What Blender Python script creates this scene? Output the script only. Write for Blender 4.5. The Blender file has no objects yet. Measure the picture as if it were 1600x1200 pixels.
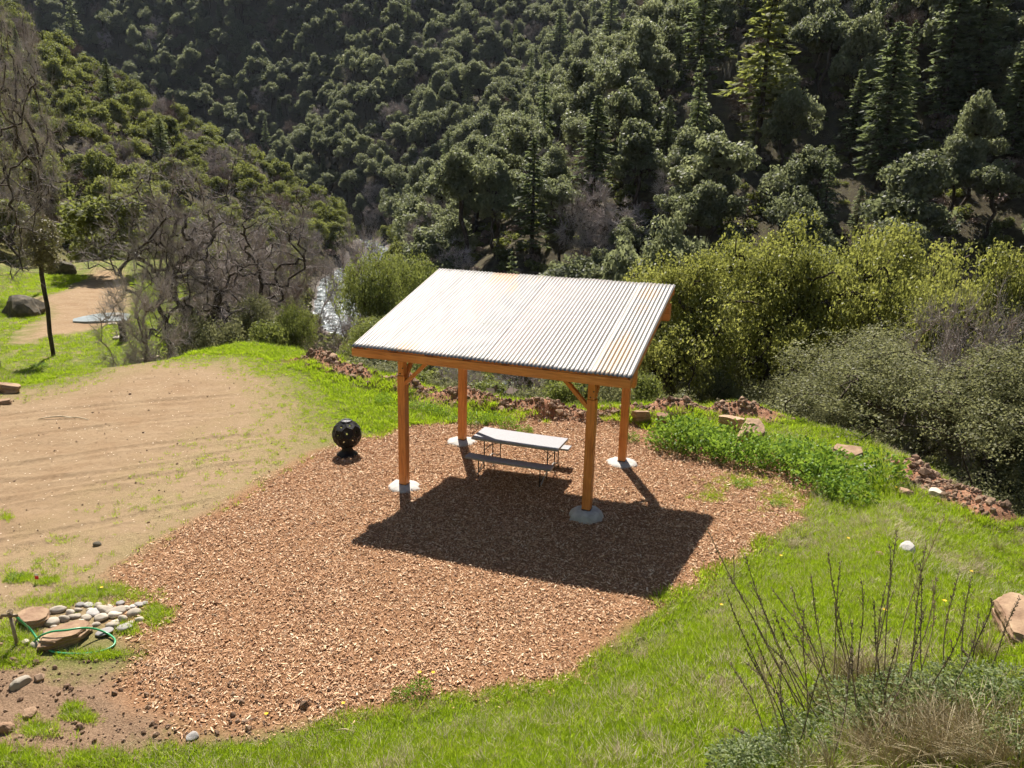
import bpy, bmesh, math, random
import numpy as np
from mathutils import Vector, Matrix, Euler

rng = np.random.default_rng(7)
random.seed(7)
sc = bpy.context.scene
C = sc.collection

# ------------------------------------------------------------------ camera
CAM_H = 5.4
PITCH, ROLL, FPX = .262, .024, 1200.0
_F = np.array([0, math.cos(PITCH), -math.sin(PITCH)])
_R = np.array([1., 0, 0])
_U = np.cross(_R, _F)
R2 = _R * math.cos(ROLL) + _U * math.sin(ROLL)
U2 = -_R * math.sin(ROLL) + _U * math.cos(ROLL)
cam_d = bpy.data.cameras.new('camera')
cam_d.sensor_width = 36
cam_d.lens = FPX / 1600 * 36
cam_d.clip_start = .1
cam_d.clip_end = 3000
cam = bpy.data.objects.new('camera', cam_d)
C.objects.link(cam)
m = Matrix([[R2[i], U2[i], -_F[i], 0] for i in range(3)] + [[0, 0, 0, 1]])
m.translation = Vector((0, 0, CAM_H))
cam.matrix_world = m
sc.camera = cam

# ------------------------------------------------------------------ light
SUN_AZ, SUN_EL = .163, .94          # light travels toward (+sin az, -cos az)
world = bpy.data.worlds.new("World")
sc.world = world
world.use_nodes = True
wn = world.node_tree.nodes
wl = world.node_tree.links
sky = wn.new('ShaderNodeTexSky')
sky.sky_type = 'NISHITA'
sky.sun_disc = False
sky.sun_elevation = SUN_EL
sky.sun_rotation = -SUN_AZ
sky.air_density = 1.0
sky.dust_density = .6
bg = wn['Background']
bg.inputs['Strength'].default_value = .05
wl.new(sky.outputs[0], bg.inputs['Color'])

sd = bpy.data.lights.new('sun', 'SUN')
sd.energy = 5.0
sd.angle = math.radians(.5)
sd.color = (1.0, .94, .84)
sun = bpy.data.objects.new('sun', sd)
C.objects.link(sun)
s_dir = Vector((math.sin(SUN_AZ) * math.cos(SUN_EL), -math.cos(SUN_AZ) * math.cos(SUN_EL), -math.sin(SUN_EL)))
sun.rotation_euler = s_dir.to_track_quat('-Z', 'Y').to_euler()
sun.location = (-20, 60, 90)

sc.view_settings.view_transform = 'Standard'
sc.view_settings.look = 'None'
sc.view_settings.exposure = 1.1
sc.view_settings.gamma = 1
sc.view_settings.use_curve_mapping = False
sc.cycles.max_bounces = 6
sc.cycles.diffuse_bounces = 3
sc.cycles.glossy_bounces = 2
sc.cycles.transmission_bounces = 4
sc.cycles.transparent_max_bounces = 6
sc.cycles.sample_clamp_indirect = 4
sc.cycles.use_adaptive_sampling = True
sc.cycles.adaptive_threshold = .03

# ------------------------------------------------------------------ numeric helpers
def _hash(ix, iy, seed):
    h = (ix.astype(np.int64) * 374761393 + iy.astype(np.int64) * 668265263 + seed * 1442695041) & 0xffffffff
    h = ((h ^ (h >> 13)) * 1274126177) & 0xffffffff
    h = h ^ (h >> 16)
    return (h & 0xffff) / 65535.0


def vnoise(x, y, seed=0):
    ix, iy = np.floor(x), np.floor(y)
    fx, fy = x - ix, y - iy
    fx = fx * fx * (3 - 2 * fx)
    fy = fy * fy * (3 - 2 * fy)
    a = _hash(ix, iy, seed); b = _hash(ix + 1, iy, seed)
    c = _hash(ix, iy + 1, seed); d = _hash(ix + 1, iy + 1, seed)
    return (a * (1 - fx) + b * fx) * (1 - fy) + (c * (1 - fx) + d * fx) * fy


def fbm(x, y, scale, octv=4, seed=0):
    r = 0; a = .5; s = 1.0 / scale
    for o in range(octv):
        r = r + a * (vnoise(x * s, y * s, seed + o * 17) - .5) * 2
        s *= 2.03; a *= .5
    return r


def sstep(a, b, x):
    t = np.clip((x - a) / (b - a), 0, 1)
    return t * t * (3 - 2 * t)


def seg_dist(x, y, poly, closed=False):
    P = list(poly) + ([poly[0]] if closed else [])
    best = np.full(np.shape(x), 1e9)
    for (ax, ay), (bx, by) in zip(P[:-1], P[1:]):
        dx, dy = bx - ax, by - ay
        t = np.clip(((x - ax) * dx + (y - ay) * dy) / (dx * dx + dy * dy), 0, 1)
        best = np.minimum(best, np.hypot(x - ax - t * dx, y - ay - t * dy))
    return best


def poly_sd(x, y, poly):
    """signed distance: positive inside"""
    d = seg_dist(x, y, poly, True)
    inside = np.zeros(np.shape(x), bool)
    n = len(poly)
    for i in range(n):
        (ax, ay), (bx, by) = poly[i], poly[(i + 1) % n]
        c = ((ay > y) != (by > y))
        with np.errstate(divide='ignore', invalid='ignore'):
            xi = (bx - ax) * (y - ay) / ((by - ay) if by != ay else 1e-9) + ax
        inside ^= c & (x < xi)
    return np.where(inside, d, -d)


def gp(px, py, z=0.0):
    d = _F + R2 * (px - 800) / FPX - U2 * (py - 600) / FPX
    t = (z - CAM_H) / d[2]
    return (d[0] * t, d[1] * t)


# ------------------------------------------------------------------ layout curves (world metres)
MULCH = [gp(*a) for a in [(300, 1120), (450, 1108), (600, 1092), (750, 1070), (860, 1058), (900, 1040), (960, 985), (1040, 950),
                          (1120, 905), (1170, 865), (1230, 835), (1280, 785), (1262, 735), (1180, 712), (1080, 694), (1000, 680), (900, 667),
                          (740, 665), (640, 668), (560, 690), (500, 705), (420, 745), (350, 790), (250, 840), (185, 880), (200, 960),
                          (240, 1000), (190, 1050), (240, 1090)]]
CORE = [gp(*a) for a in [(-300, 600), (0, 620), (130, 598), (220, 570), (330, 572), (385, 595), (360, 650), (270, 690), (150, 760), (60, 830), (0, 850), (-300, 950)]]
DIRT = [gp(*a) for a in [(-300, 600), (0, 616), (130, 596), (220, 568), (330, 570), (395, 600), (425, 650), (450, 690), (440, 725), (360, 785), (270, 835), (190, 880), (120, 930), (0, 950), (-300, 1000)]]
SOIL = [gp(*a) for a in [(-300, 1000), (0, 985), (60, 1015), (200, 1030), (330, 1050), (520, 1090), (430, 1115), (300, 1130), (180, 1165), (0, 1200), (-300, 1300)]]
EDGE = [(-40, 12.0), (-24, 16.5), (-14, 20.2), (-11.3, 21.6), (-10.4, 22.3), (-9.87, 23.2), (-8.76, 24.6), (-7.13, 23.9), (-4.73, 21.3), (-3.08, 20.0),
        (-.92, 18.1), (.77, 17.5), (3.06, 17.6), (5.65, 17.1), (7.27, 15.6), (7.8, 13.9), (8.1, 11.69), (8.0, 10.2), (7.0, 8.2), (7.6, 6),
        (9, 2), (11, -8), (-40, -8)]
BENCH = [(-13, 23), (-19, 22), (-26, 32), (-35, 45), (-42, 60), (-40, 72), (-34, 76), (-28, 64), (-21, 46), (-16.5, 36), (-13, 29)]
ROAD = [gp(*a, -3) for a in [(28, 536), (110, 522), (190, 503), (205, 470), (190, 425), (150, 418), (128, 440), (95, 455), (55, 468), (75, 492), (45, 515)]]
BERM = [gp(*a) for a in [(468, 566), (500, 572), (545, 592), (620, 612), (690, 632), (760, 645), (850, 660), (900, 668), (960, 668), (1050, 662), (1120, 664), (1190, 672)]]
BERM2 = [gp(*a) for a in [(1410, 752), (1450, 785), (1500, 808), (1545, 836)]]
RIVER = [(95, 0), (62, 42), (12, 70), (-19, 87), (-29, 135), (-31, 178), (-46, 226), (-100, 272), (-200, 305), (-420, 330)]
RIVZ = [-23, -21, -16, -14.5, -12.6, -12.8, -13, -13, -13, -13]
LEFTL = np.array([(-30, -13), (0, -13), (12, -13.6), (18, -13.4), (22, -15.5), (28, -21.5), (35, -29), (55, -37), (68, -42), (85, -43), (120, -40), (170, -38), (195, -40), (260, -60)], float)
LEFTZ = np.array([(-30, 0), (12, 0), (22, -.3), (30, -2.2), (55, -3), (75, -4.5), (120, -10), (170, -9), (260, -8)], float)
FRONT = [gp(*a) for a in [(-400, 1240), (0, 1200), (190, 1165), (300, 1132), (450, 1112), (600, 1094), (750, 1072), (860, 1060), (900, 1042), (1040, 955),
                          (1150, 900), (1230, 850), (1310, 800), (1400, 800), (1480, 860), (1560, 930)]]


def river_info(x, y):
    best = np.full(np.shape(x), 1e9); side = np.zeros(np.shape(x)); z = np.zeros(np.shape(x))
    for i in range(len(RIVER) - 1):
        (ax, ay), (bx, by) = RIVER[i], RIVER[i + 1]
        dx, dy = bx - ax, by - ay
        t = np.clip(((x - ax) * dx + (y - ay) * dy) / (dx * dx + dy * dy), 0, 1)
        d = np.hypot(x - ax - t * dx, y - ay - t * dy)
        s = dx * (y - ay) - dy * (x - ax)          # >0 : left of flow direction
        upd = d < best
        best = np.where(upd, d, best); side = np.where(upd, s, side)
        z = np.where(upd, RIVZ[i] * (1 - t) + RIVZ[i + 1] * t, z)
    return best, side, z


def front_d(x, y):
    """distance on the camera side of the foot of the near bank, 0 beyond it"""
    fx = np.array([p[0] for p in FRONT]); fy = np.array([p[1] for p in FRONT])
    o = np.argsort(fx)
    yy = np.interp(x, fx[o], fy[o])
    d = seg_dist(x, y, FRONT)
    return np.where(y < yy, np.minimum(d, yy - y), 0.0)


def smax(a, b, k):
    h = np.clip(.5 + .5 * (a - b) / k, 0, 1)
    return a * h + b * (1 - h) + k * h * (1 - h)


def Hf(x, y):
    x = np.asarray(x, float); y = np.asarray(y, float)
    # plateau
    zp = .03 * np.clip(x + 1.89, -14, 9) + .015 * np.clip(y - 12.84, -8, 12)
    zp = zp + .05 * fbm(x, y, 3.5, 3, 3) + .018 * fbm(x, y, .55, 2, 5)
    zp = zp + .42 * np.exp(-(seg_dist(x, y, BERM) / .45) ** 2) * (.75 + 1.1 * fbm(x, y, .9, 3, 9) + .22 * fbm(x, y, .34, 2, 11))
    zp = zp + .30 * np.exp(-(seg_dist(x, y, BERM2) / .40) ** 2) * (.7 + .9 * fbm(x, y, .7, 3, 12))
    so = poly_sd(x, y, SOIL)
    zp = zp + sstep(-.3, .5, so) * .07 * fbm(x, y, .4, 3, 21)
    # drying ruts across the dirt
    dr = poly_sd(x, y, DIRT)
    ru = y - .30 * x + .5 * fbm(x, y, 6, 2, 40)
    zp = zp + sstep(0, 1.2, dr) * (.007 * np.sin(ru * 12 + 5 * fbm(x, y, 2.5, 2, 41)) * sstep(-.35, .35, fbm(x, y, 2.2, 2, 42)) + .030 * fbm(x * .7, y * 1.2, .6, 4, 43))
    for k_, (off_, curve_) in enumerate([(.0, .012), (1.5, .012), (3.1, -.006), (4.6, -.006), (6.0, .02), (2.2, .03)]):
        tl = y - (10.8 + off_ * 1.25) - .38 * (x + 8) - curve_ * (x + 8) ** 2 - .15 * np.sin(x * .9 + k_)
        tread = .6 + .4 * np.sin(x * 38 + k_)
        zp = zp - sstep(0, .8, dr) * .028 * np.exp(-(tl / .13) ** 4) * tread + sstep(0, .8, dr) * .014 * np.exp(-((np.abs(tl) - .20) / .06) ** 2)
    fd = front_d(x, y)
    zp = zp + .42 * np.maximum(0, fd - .25) * sstep(0, 1.2, fd) * (1 + .12 * fbm(x, y, 1.6, 2, 8))
    ed = poly_sd(x, y, EDGE)
    out = np.maximum(0, -ed)
    zp = zp - .72 * out - .25 * sstep(0, 1.2, out)
    # lower bench on the left
    bd = np.maximum(0, -poly_sd(x, y, BENCH))
    zb = -3 - .55 * bd + .12 * fbm(x, y, 3, 3, 31)
    # left hill and its spur
    ll = np.interp(y, LEFTL[:, 0], LEFTL[:, 1]); lz = np.interp(y, LEFTZ[:, 0], LEFTZ[:, 1])
    dl = ll - x
    endf = np.clip((y - 190) / 60, 0, 3)
    zl = lz + .60 * dl * (1 - .0006 * np.clip(dl, 0, 200)) + sstep(0, 6, dl) * (1.2 * fbm(x, y, 14, 4, 50) + .35 * fbm(x, y, 3, 3, 52)) - endf * 34
    # river bed and the far canyon wall
    rd, sidev, rz = river_info(x, y)
    far = sidev < 0
    bank = np.maximum(0, rd - 5)
    near_z = rz + .30 * bank + .8 * sstep(0, 10, rd - 4) * fbm(x, y, 8, 3, 60)
    st = .70 + .45 * sstep(10, -60, x) * sstep(190, 260, y)
    fz = rz + st * bank + sstep(5, 45, bank) * (9 * fbm(x, y, 75, 3, 70) + 2.5 * fbm(x, y, 24, 3, 75)) - .0006 * bank * bank * 0
    zr = np.where(far, fz, np.minimum(near_z, rz + 7 + .03 * bank))
    # the bed itself
    zr = np.where(rd < 5, rz - .5 + .45 * np.abs(fbm(x, y, 2.6, 3, 80)) * 1.9, zr)
    zz = smax(zp, zb, .8)
    zz = np.where(x < 2, zz, zp)
    zz = np.where((dl > -3) & (y < 320), smax(zz, zl, .9), zz)
    return np.where((zr > zz), zr, zz)


def hit(px, py, t0=2.0, t1=700.0):
    """the point of the terrain a line of sight meets"""
    d = _F + R2 * (px - 800) / FPX - U2 * (py - 600) / FPX
    t = np.geomspace(t0, t1, 1600)
    X, Y, Z = d[0] * t, d[1] * t, CAM_H + d[2] * t
    h = Hf(X, Y)
    i = np.argmax(Z < h)
    if not (Z < h).any():
        i = len(t) - 1
    return float(X[i]), float(Y[i]), float(h[i])


def at_range(px, py, rngm):
    """a point at a ground distance along a direction: x, y and the height seen there"""
    d = _F + R2 * (px - 800) / FPX - U2 * (py - 600) / FPX
    t = rngm / math.hypot(d[0], d[1])
    return d[0] * t, d[1] * t, CAM_H + d[2] * t


def zat(x, y):
    return float(Hf(np.array([x]), np.array([y]))[0])


def to_px(x, y, z):
    d0, d1, d2 = x, y, z - CAM_H
    w = d0 * _F[0] + d1 * _F[1] + d2 * _F[2]
    u = d0 * R2[0] + d1 * R2[1] + d2 * R2[2]
    v = d0 * U2[0] + d1 * U2[1] + d2 * U2[2]
    return 800 + FPX * u / w, 600 - FPX * v / w, w


# ------------------------------------------------------------------ object helpers
def tag(o, label=None, cat=None, group=None, kind=None):
    if label: o['label'] = label
    if cat: o['category'] = cat
    if group: o['group'] = group
    if kind: o['kind'] = kind
    return o


def empty(name, loc=(0, 0, 0), rz=0.0):
    o = bpy.data.objects.new(name, None)
    o.empty_display_size = .2
    C.objects.link(o)
    o.location = loc
    o.rotation_euler = (0, 0, rz)
    return o


def link(name, me, parent=None, loc=None, rot=None, scl=None):
    o = bpy.data.objects.new(name, me)
    C.objects.link(o)
    if parent is not None: o.parent = parent
    if loc is not None: o.location = loc
    if rot is not None: o.rotation_euler = rot
    if scl is not None: o.scale = scl if hasattr(scl, '__len__') else (scl,) * 3
    return o


class MB:
    """collects numpy vertex / face blocks"""
    def __init__(self):
        self.v = []; self.f = []; self.m = []; self.t = []; self.n = 0

    def add(self, V, Fc, mat=0, tint=.5):
        V = np.asarray(V, float).reshape(-1, 3)
        for fc in Fc:
            self.f.append([int(i) + self.n for i in fc]); self.m.append(mat); self.t.append(tint)
        self.v.append(V); self.n += len(V)

    def box(self, c, s, mat=0, rot=None, tint=.5):
        sx, sy, sz = [k / 2 for k in s]
        V = np.array([(-sx, -sy, -sz), (sx, -sy, -sz), (sx, sy, -sz), (-sx, sy, -sz), (-sx, -sy, sz), (sx, -sy, sz), (sx, sy, sz), (-sx, sy, sz)])
        if rot is not None: V = V @ np.array(rot).T
        self.add(V + np.array(c), [(0, 3, 2, 1), (4, 5, 6, 7), (0, 1, 5, 4), (1, 2, 6, 5), (2, 3, 7, 6), (3, 0, 4, 7)], mat, tint)

    def tube(self, pts, rad, k=6, mat=0, tint=.5, cap=True):
        pts = np.asarray(pts, float); n = len(pts)
        rad = np.ones(n) * rad if np.isscalar(rad) else np.asarray(rad, float)
        T = np.gradient(pts, axis=0); T /= np.linalg.norm(T, axis=1)[:, None] + 1e-9
        ref = np.array([0, 0, 1.]) if abs(T[0][2]) < .9 else np.array([1., 0, 0])
        a = np.linspace(0, 2 * math.pi, k, endpoint=False)
        V = []
        A = np.cross(T[0], ref); A /= np.linalg.norm(A)
        for i in range(n):
            A = A - T[i] * (A @ T[i]); A /= np.linalg.norm(A) + 1e-9
            B = np.cross(T[i], A)
            V.append(pts[i] + rad[i] * (np.cos(a)[:, None] * A + np.sin(a)[:, None] * B))
        Fc = []
        for i in range(n - 1):
            for j in range(k):
                Fc.append((i * k + j, i * k + (j + 1) % k, (i + 1) * k + (j + 1) % k, (i + 1) * k + j))
        if cap:
            Fc.append(tuple(range(k - 1, -1, -1))); Fc.append(tuple((n - 1) * k + j for j in range(k)))
        self.add(np.vstack(V), Fc, mat, tint)

    def mesh(self, name, mats, smooth=False, bevel=0.0):
        me = bpy.data.meshes.new(name)
        V = np.vstack(self.v)
        me.from_pydata(V.tolist(), [], self.f)
        for mt in mats: me.materials.append(mt)
        me.polygons.foreach_set('material_index', np.array(self.m, np.int32))
        at = me.attributes.new('tint', 'FLOAT', 'FACE'); at.data.foreach_set('value', np.array(self.t, np.float32))
        if bevel:
            bm = bmesh.new(); bm.from_mesh(me)
            es = [e for e in bm.edges if len(e.link_faces) == 2 and e.calc_face_angle(0) > .6]
            bmesh.ops.bevel(bm, geom=es, offset=bevel, segments=2, affect='EDGES', profile=.7)
            bm.to_mesh(me); bm.free()
        me.update()
        if smooth:
            me.polygons.foreach_set('use_smooth', np.ones(len(me.polygons), bool))
        return me


def quads_mesh(name, V, nq, mats, mi=None, tint=None, k=4):
    """fast mesh of nq separate k-gons, V is (nq*k,3)"""
    me = bpy.data.meshes.new(name)
    me.vertices.add(nq * k); me.vertices.foreach_set('co', V.astype(np.float32).ravel())
    me.loops.add(nq * k); me.loops.foreach_set('vertex_index', np.arange(nq * k, dtype=np.int32))
    me.polygons.add(nq); me.polygons.foreach_set('loop_start', np.arange(0, nq * k, k, dtype=np.int32))
    for mt in mats: me.materials.append(mt)
    if mi is not None: me.polygons.foreach_set('material_index', mi.astype(np.int32))
    if tint is not None:
        at = me.attributes.new('tint', 'FLOAT', 'FACE'); at.data.foreach_set('value', tint.astype(np.float32))
    me.update(calc_edges=True)
    return me


def scatter(name, P, E, S, sources, pick=None, label=None, cat=None):
    """one stuff object: geometry nodes put the source meshes on the vertices of a point mesh"""
    P = np.asarray(P, np.float32)
    me = bpy.data.meshes.new(name)
    me.vertices.add(len(P)); me.vertices.foreach_set('co', P.ravel())
    a = me.attributes.new('rot', 'FLOAT_VECTOR', 'POINT'); a.data.foreach_set('vector', np.asarray(E, np.float32).ravel())
    S = np.asarray(S, np.float32)
    if S.ndim == 1: S = np.repeat(S[:, None], 3, 1)
    a = me.attributes.new('scl', 'FLOAT_VECTOR', 'POINT'); a.data.foreach_set('vector', S.ravel())
    if pick is None: pick = rng.integers(0, len(sources), len(P))
    a = me.attributes.new('pick', 'INT', 'POINT'); a.data.foreach_set('value', np.asarray(pick, np.int32))
    me.update()
    col = bpy.data.collections.new(name + '_kinds')
    for i, s in enumerate(sources):
        o = bpy.data.objects.new('%s_kind_%02d' % (name, i), s); col.objects.link(o)
    o = bpy.data.objects.new(name, me); C.objects.link(o)
    ng = bpy.data.node_groups.new(name, 'GeometryNodeTree')
    ng.interface.new_socket('Geometry', in_out='INPUT', socket_type='NodeSocketGeometry')
    ng.interface.new_socket('Geometry', in_out='OUTPUT', socket_type='NodeSocketGeometry')
    N = ng.nodes; L = ng.links
    gi = N.new('NodeGroupInput'); go = N.new('NodeGroupOutput')
    ip = N.new('GeometryNodeInstanceOnPoints')
    ci = N.new('GeometryNodeCollectionInfo'); ci.inputs['Collection'].default_value = col
    ci.inputs['Separate Children'].default_value = True; ci.inputs['Reset Children'].default_value = True
    def na(nm, ty):
        n = N.new('GeometryNodeInputNamedAttribute'); n.data_type = ty; n.inputs['Name'].default_value = nm
        return [q for q in n.outputs if q.enabled and q.name == 'Attribute'][0]
    er = N.new('FunctionNodeEulerToRotation')
    L.new(na('rot', 'FLOAT_VECTOR'), er.inputs[0])
    L.new(gi.outputs[0], ip.inputs['Points']); L.new(ci.outputs[0], ip.inputs['Instance'])
    ip.inputs['Pick Instance'].default_value = True
    L.new(na('pick', 'INT'), ip.inputs['Instance Index'])
    L.new(er.outputs[0], ip.inputs['Rotation']); L.new(na('scl', 'FLOAT_VECTOR'), ip.inputs['Scale'])
    L.new(ip.outputs[0], go.inputs[0])
    md = o.modifiers.new('scatter', 'NODES'); md.node_group = ng
    tag(o, label, cat, kind='stuff')
    return o


# ------------------------------------------------------------------ materials
def newmat(name):
    mt = bpy.data.materials.new(name); mt.use_nodes = True
    nt = mt.node_tree
    return mt, nt.nodes, nt.links, nt.nodes['Principled BSDF']


def ramp(N, L, src, stops, interp='LINEAR'):
    r = N.new('ShaderNodeValToRGB'); L.new(src, r.inputs[0])
    r.color_ramp.interpolation = interp
    while len(r.color_ramp.elements) < len(stops): r.color_ramp.elements.new(.5)
    for e, (p, c) in zip(r.color_ramp.elements, stops):
        e.position = p; e.color = (*c, 1)
    return r.outputs[0]


def noise(N, L, scale, detail=3, rough=.55, vec=None, dist=0.0):
    n = N.new('ShaderNodeTexNoise'); n.inputs['Scale'].default_value = scale
    n.inputs['Detail'].default_value = detail; n.inputs['Roughness'].default_value = rough
    n.inputs['Distortion'].default_value = dist
    if vec is not None: L.new(vec, n.inputs['Vector'])
    return n.outputs[0]


def mathn(N, L, op, a, b=None, clamp=False):
    n = N.new('ShaderNodeMath'); n.operation = op; n.use_clamp = clamp
    for i, v in enumerate((a, b)):
        if v is None: continue
        if isinstance(v, (int, float)): n.inputs[i].default_value = v
        else: L.new(v, n.inputs[i])
    return n.outputs[0]


def mixc(N, L, fac, a, b, mode='MIX'):
    n = N.new('ShaderNodeMix'); n.data_type = 'RGBA'; n.blend_type = mode
    for s, v in ((n.inputs[0], fac), (n.inputs[6], a), (n.inputs[7], b)):
        if isinstance(v, (int, float)): s.default_value = v
        elif isinstance(v, tuple): s.default_value = (*v, 1)
        else: L.new(v, s)
    return n.outputs[2]


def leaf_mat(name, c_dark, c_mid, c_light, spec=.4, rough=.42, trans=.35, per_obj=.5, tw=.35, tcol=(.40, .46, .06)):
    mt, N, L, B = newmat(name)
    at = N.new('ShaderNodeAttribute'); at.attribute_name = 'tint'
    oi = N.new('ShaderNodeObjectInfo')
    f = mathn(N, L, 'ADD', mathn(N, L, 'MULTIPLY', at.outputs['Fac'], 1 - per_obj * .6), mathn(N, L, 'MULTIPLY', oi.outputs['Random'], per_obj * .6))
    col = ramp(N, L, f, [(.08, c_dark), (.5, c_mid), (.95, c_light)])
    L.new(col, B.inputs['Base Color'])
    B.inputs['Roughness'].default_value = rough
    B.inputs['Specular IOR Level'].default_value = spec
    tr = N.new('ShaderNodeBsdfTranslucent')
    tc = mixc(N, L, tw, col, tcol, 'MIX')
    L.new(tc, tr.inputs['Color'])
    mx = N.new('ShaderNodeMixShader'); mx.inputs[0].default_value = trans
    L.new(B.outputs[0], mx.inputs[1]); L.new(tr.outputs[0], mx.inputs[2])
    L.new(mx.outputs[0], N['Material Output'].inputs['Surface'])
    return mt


def plain_mat(name, c1, c2, scale=6, rough=.8, bump=.3, bscale=None, spec=.3, metallic=0, obj_rand=0.0, detail=4, stretch=None):
    mt, N, L, B = newmat(name)
    tc = N.new('ShaderNodeTexCoord'); vec = tc.outputs['Object']
    if stretch:
        mp = N.new('ShaderNodeMapping'); mp.inputs['Scale'].default_value = stretch; L.new(vec, mp.inputs[0]); vec = mp.outputs[0]
    n = noise(N, L, scale, detail, .6, vec)
    if obj_rand:
        oi = N.new('ShaderNodeObjectInfo')
        n = mathn(N, L, 'ADD', mathn(N, L, 'MULTIPLY', n, 1 - obj_rand), mathn(N, L, 'MULTIPLY', oi.outputs['Random'], obj_rand))
    L.new(ramp(N, L, n, [(.32, c1), (.68, c2)]), B.inputs['Base Color'])
    B.inputs['Roughness'].default_value = rough
    B.inputs['Specular IOR Level'].default_value = spec
    B.inputs['Metallic'].default_value = metallic
    if bump:
        bp = N.new('ShaderNodeBump'); bp.inputs['Strength'].default_value = bump; bp.inputs['Distance'].default_value = .02
        L.new(noise(N, L, bscale or scale * 4, 4, .65, vec), bp.inputs['Height']); L.new(bp.outputs[0], B.inputs['Normal'])
    return mt


M = {}
M['bark'] = plain_mat('bark_dark', (.030, .022, .017), (.085, .065, .05), 5, .9, .6, 18, .2)
M['twig'] = plain_mat('twig_grey', (.30, .255, .23), (.46, .40, .37), 3, .9, 0, spec=.15, obj_rand=.4)
M['twig_brown'] = plain_mat('twig_brown', (.17, .125, .105), (.29, .22, .18), 3, .9, 0, spec=.15, obj_rand=.4)
M['far_leaf'] = leaf_mat('leaf_far_oak', tw=.35, tcol=(.41, .45, .18), *((.068, .082, .050), (.150, .164, .096), (.27, .282, .155), .25, .5, .52, .85))
M['spur_leaf'] = leaf_mat('leaf_spur_shrub', (.080, .086, .038), (.165, .172, .068), (.29, .295, .095), .2, .6, .5, .9)
M['con_leaf'] = leaf_mat('leaf_conifer', (.062, .084, .046), (.125, .155, .075), (.23, .255, .11), .2, .6, .5, .8, .35, (.40, .46, .16))
M['yel_leaf'] = leaf_mat('leaf_yellow_oak', (.085, .096, .030), (.19, .197, .058), (.34, .33, .10), .25, .45, .54, .45, .4, (.47, .49, .09))
M['grey_leaf'] = leaf_mat('leaf_grey_oak', (.080, .084, .040), (.158, .158, .080), (.28, .28, .15), .16, .5, .46, .3, .35, (.44, .45, .18))
M['olive_leaf'] = leaf_mat('leaf_willow', (.09, .105, .038), (.17, .19, .065), (.28, .30, .10), .25, .5, .44, .4)
M['weed_leaf'] = leaf_mat('leaf_weed', (.06, .12, .015), (.12, .235, .025), (.20, .35, .04), .3, .5, .5, .5)
M['sage_leaf'] = leaf_mat('leaf_sage', (.08, .12, .04), (.17, .22, .09), (.36, .39, .24), .15, .55, .42, .3)
M['grass'] = leaf_mat('grass_blade', (.16, .25, .010), (.28, .38, .018), (.40, .47, .035), .2, .6, .55, .8, .45, (.46, .62, .03))
M['grass_dry'] = leaf_mat('grass_dry_blade', (.27, .21, .11), (.44, .36, .22), (.58, .50, .34), .3, .6, .25, .7, .35, (.5, .44, .25))
M['stalk'] = plain_mat('stalk_dark', (.10, .08, .062), (.25, .19, .14), 12, .9, 0, spec=.1, obj_rand=.5)
M['stalk_pale'] = plain_mat('stalk_pale', (.34, .26, .14), (.50, .40, .25), 12, .8, 0, spec=.2)
M['concrete'] = plain_mat('concrete', (.34, .32, .30), (.50, .48, .45), 9, .9, .35, 40)
M['stone_pale'] = plain_mat('stone_pale', (.31, .265, .21), (.50, .43, .35), 5, .75, .15, 30, obj_rand=.7)
M['stone_grey'] = plain_mat('stone_grey', (.26, .24, .23), (.44, .41, .38), 6, .8, .3, 25, obj_rand=.5)
M['ledge'] = plain_mat('stone_ledge', (.20, .115, .07), (.38, .26, .16), 4, .85, .6, 16, stretch=(1, 1, 3))
M['redrock'] = plain_mat('stone_red', (.20, .115, .07), (.42, .28, .18), 4, .9, .7, 14, obj_rand=.4)
M['clod'] = plain_mat('soil_clod', (.16, .098, .064), (.32, .215, .145), 8, .95, .4, 30, obj_rand=.6)
M['darkrock'] = plain_mat('rock_dark', (.05, .045, .035), (.16, .13, .09), 3, .9, .6, 12)
M['blackmetal'] = plain_mat('steel_black', (.012, .011, .012), (.030, .028, .030), 12, .55, .3, 60, .4, .5)
M['lidmetal'] = plain_mat('steel_lid', (.10, .10, .11), (.18, .18, .19), 12, .35, .1, 60, .5, .8)
M['plastic'] = plain_mat('plastic_grey', (.25, .245, .262), (.31, .30, .32), 30, .45, .08, 200, .4)
M['legmetal'] = plain_mat('steel_leg', (.05, .035, .03), (.11, .08, .07), 20, .5, 0, spec=.4, metallic=.4)
M['legpale'] = plain_mat('steel_foot', (.32, .33, .32), (.45, .46, .45), 20, .5, 0, spec=.4)
M['hose'] = plain_mat('hose_green', (.03, .26, .10), (.06, .36, .16), 10, .35, 0, spec=.5)
M['pipe'] = plain_mat('pipe_galvanised', (.22, .17, .12), (.36, .30, .23), 15, .6, .2, 50, .4, .3)
M['brass'] = plain_mat('valve_brass', (.16, .12, .08), (.26, .20, .13), 20, .5, .2, 50, .4, .4)
M['red'] = plain_mat('flag_red', (.55, .02, .03), (.65, .03, .05), 10, .5, 0)
M['white'] = plain_mat('flag_white', (.75, .75, .74), (.8, .8, .8), 10, .5, 0)
M['roofwhite'] = plain_mat('roof_pale', (.55, .55, .55), (.75, .75, .74), 3, .5, .1)
M['yellow'] = plain_mat('petal_yellow', (.75, .42, .01), (.85, .55, .02), 10, .6, 0)
M['brownwood'] = plain_mat('timber_weathered', (.16, .11, .075), (.30, .22, .15), 6, .85, .3, 30)  # brown timber of the distant shed wall and every other log
M['log'] = plain_mat('log_bleached', (.40, .31, .20), (.66, .55, .40), 5, .8, .3, 30)


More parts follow.
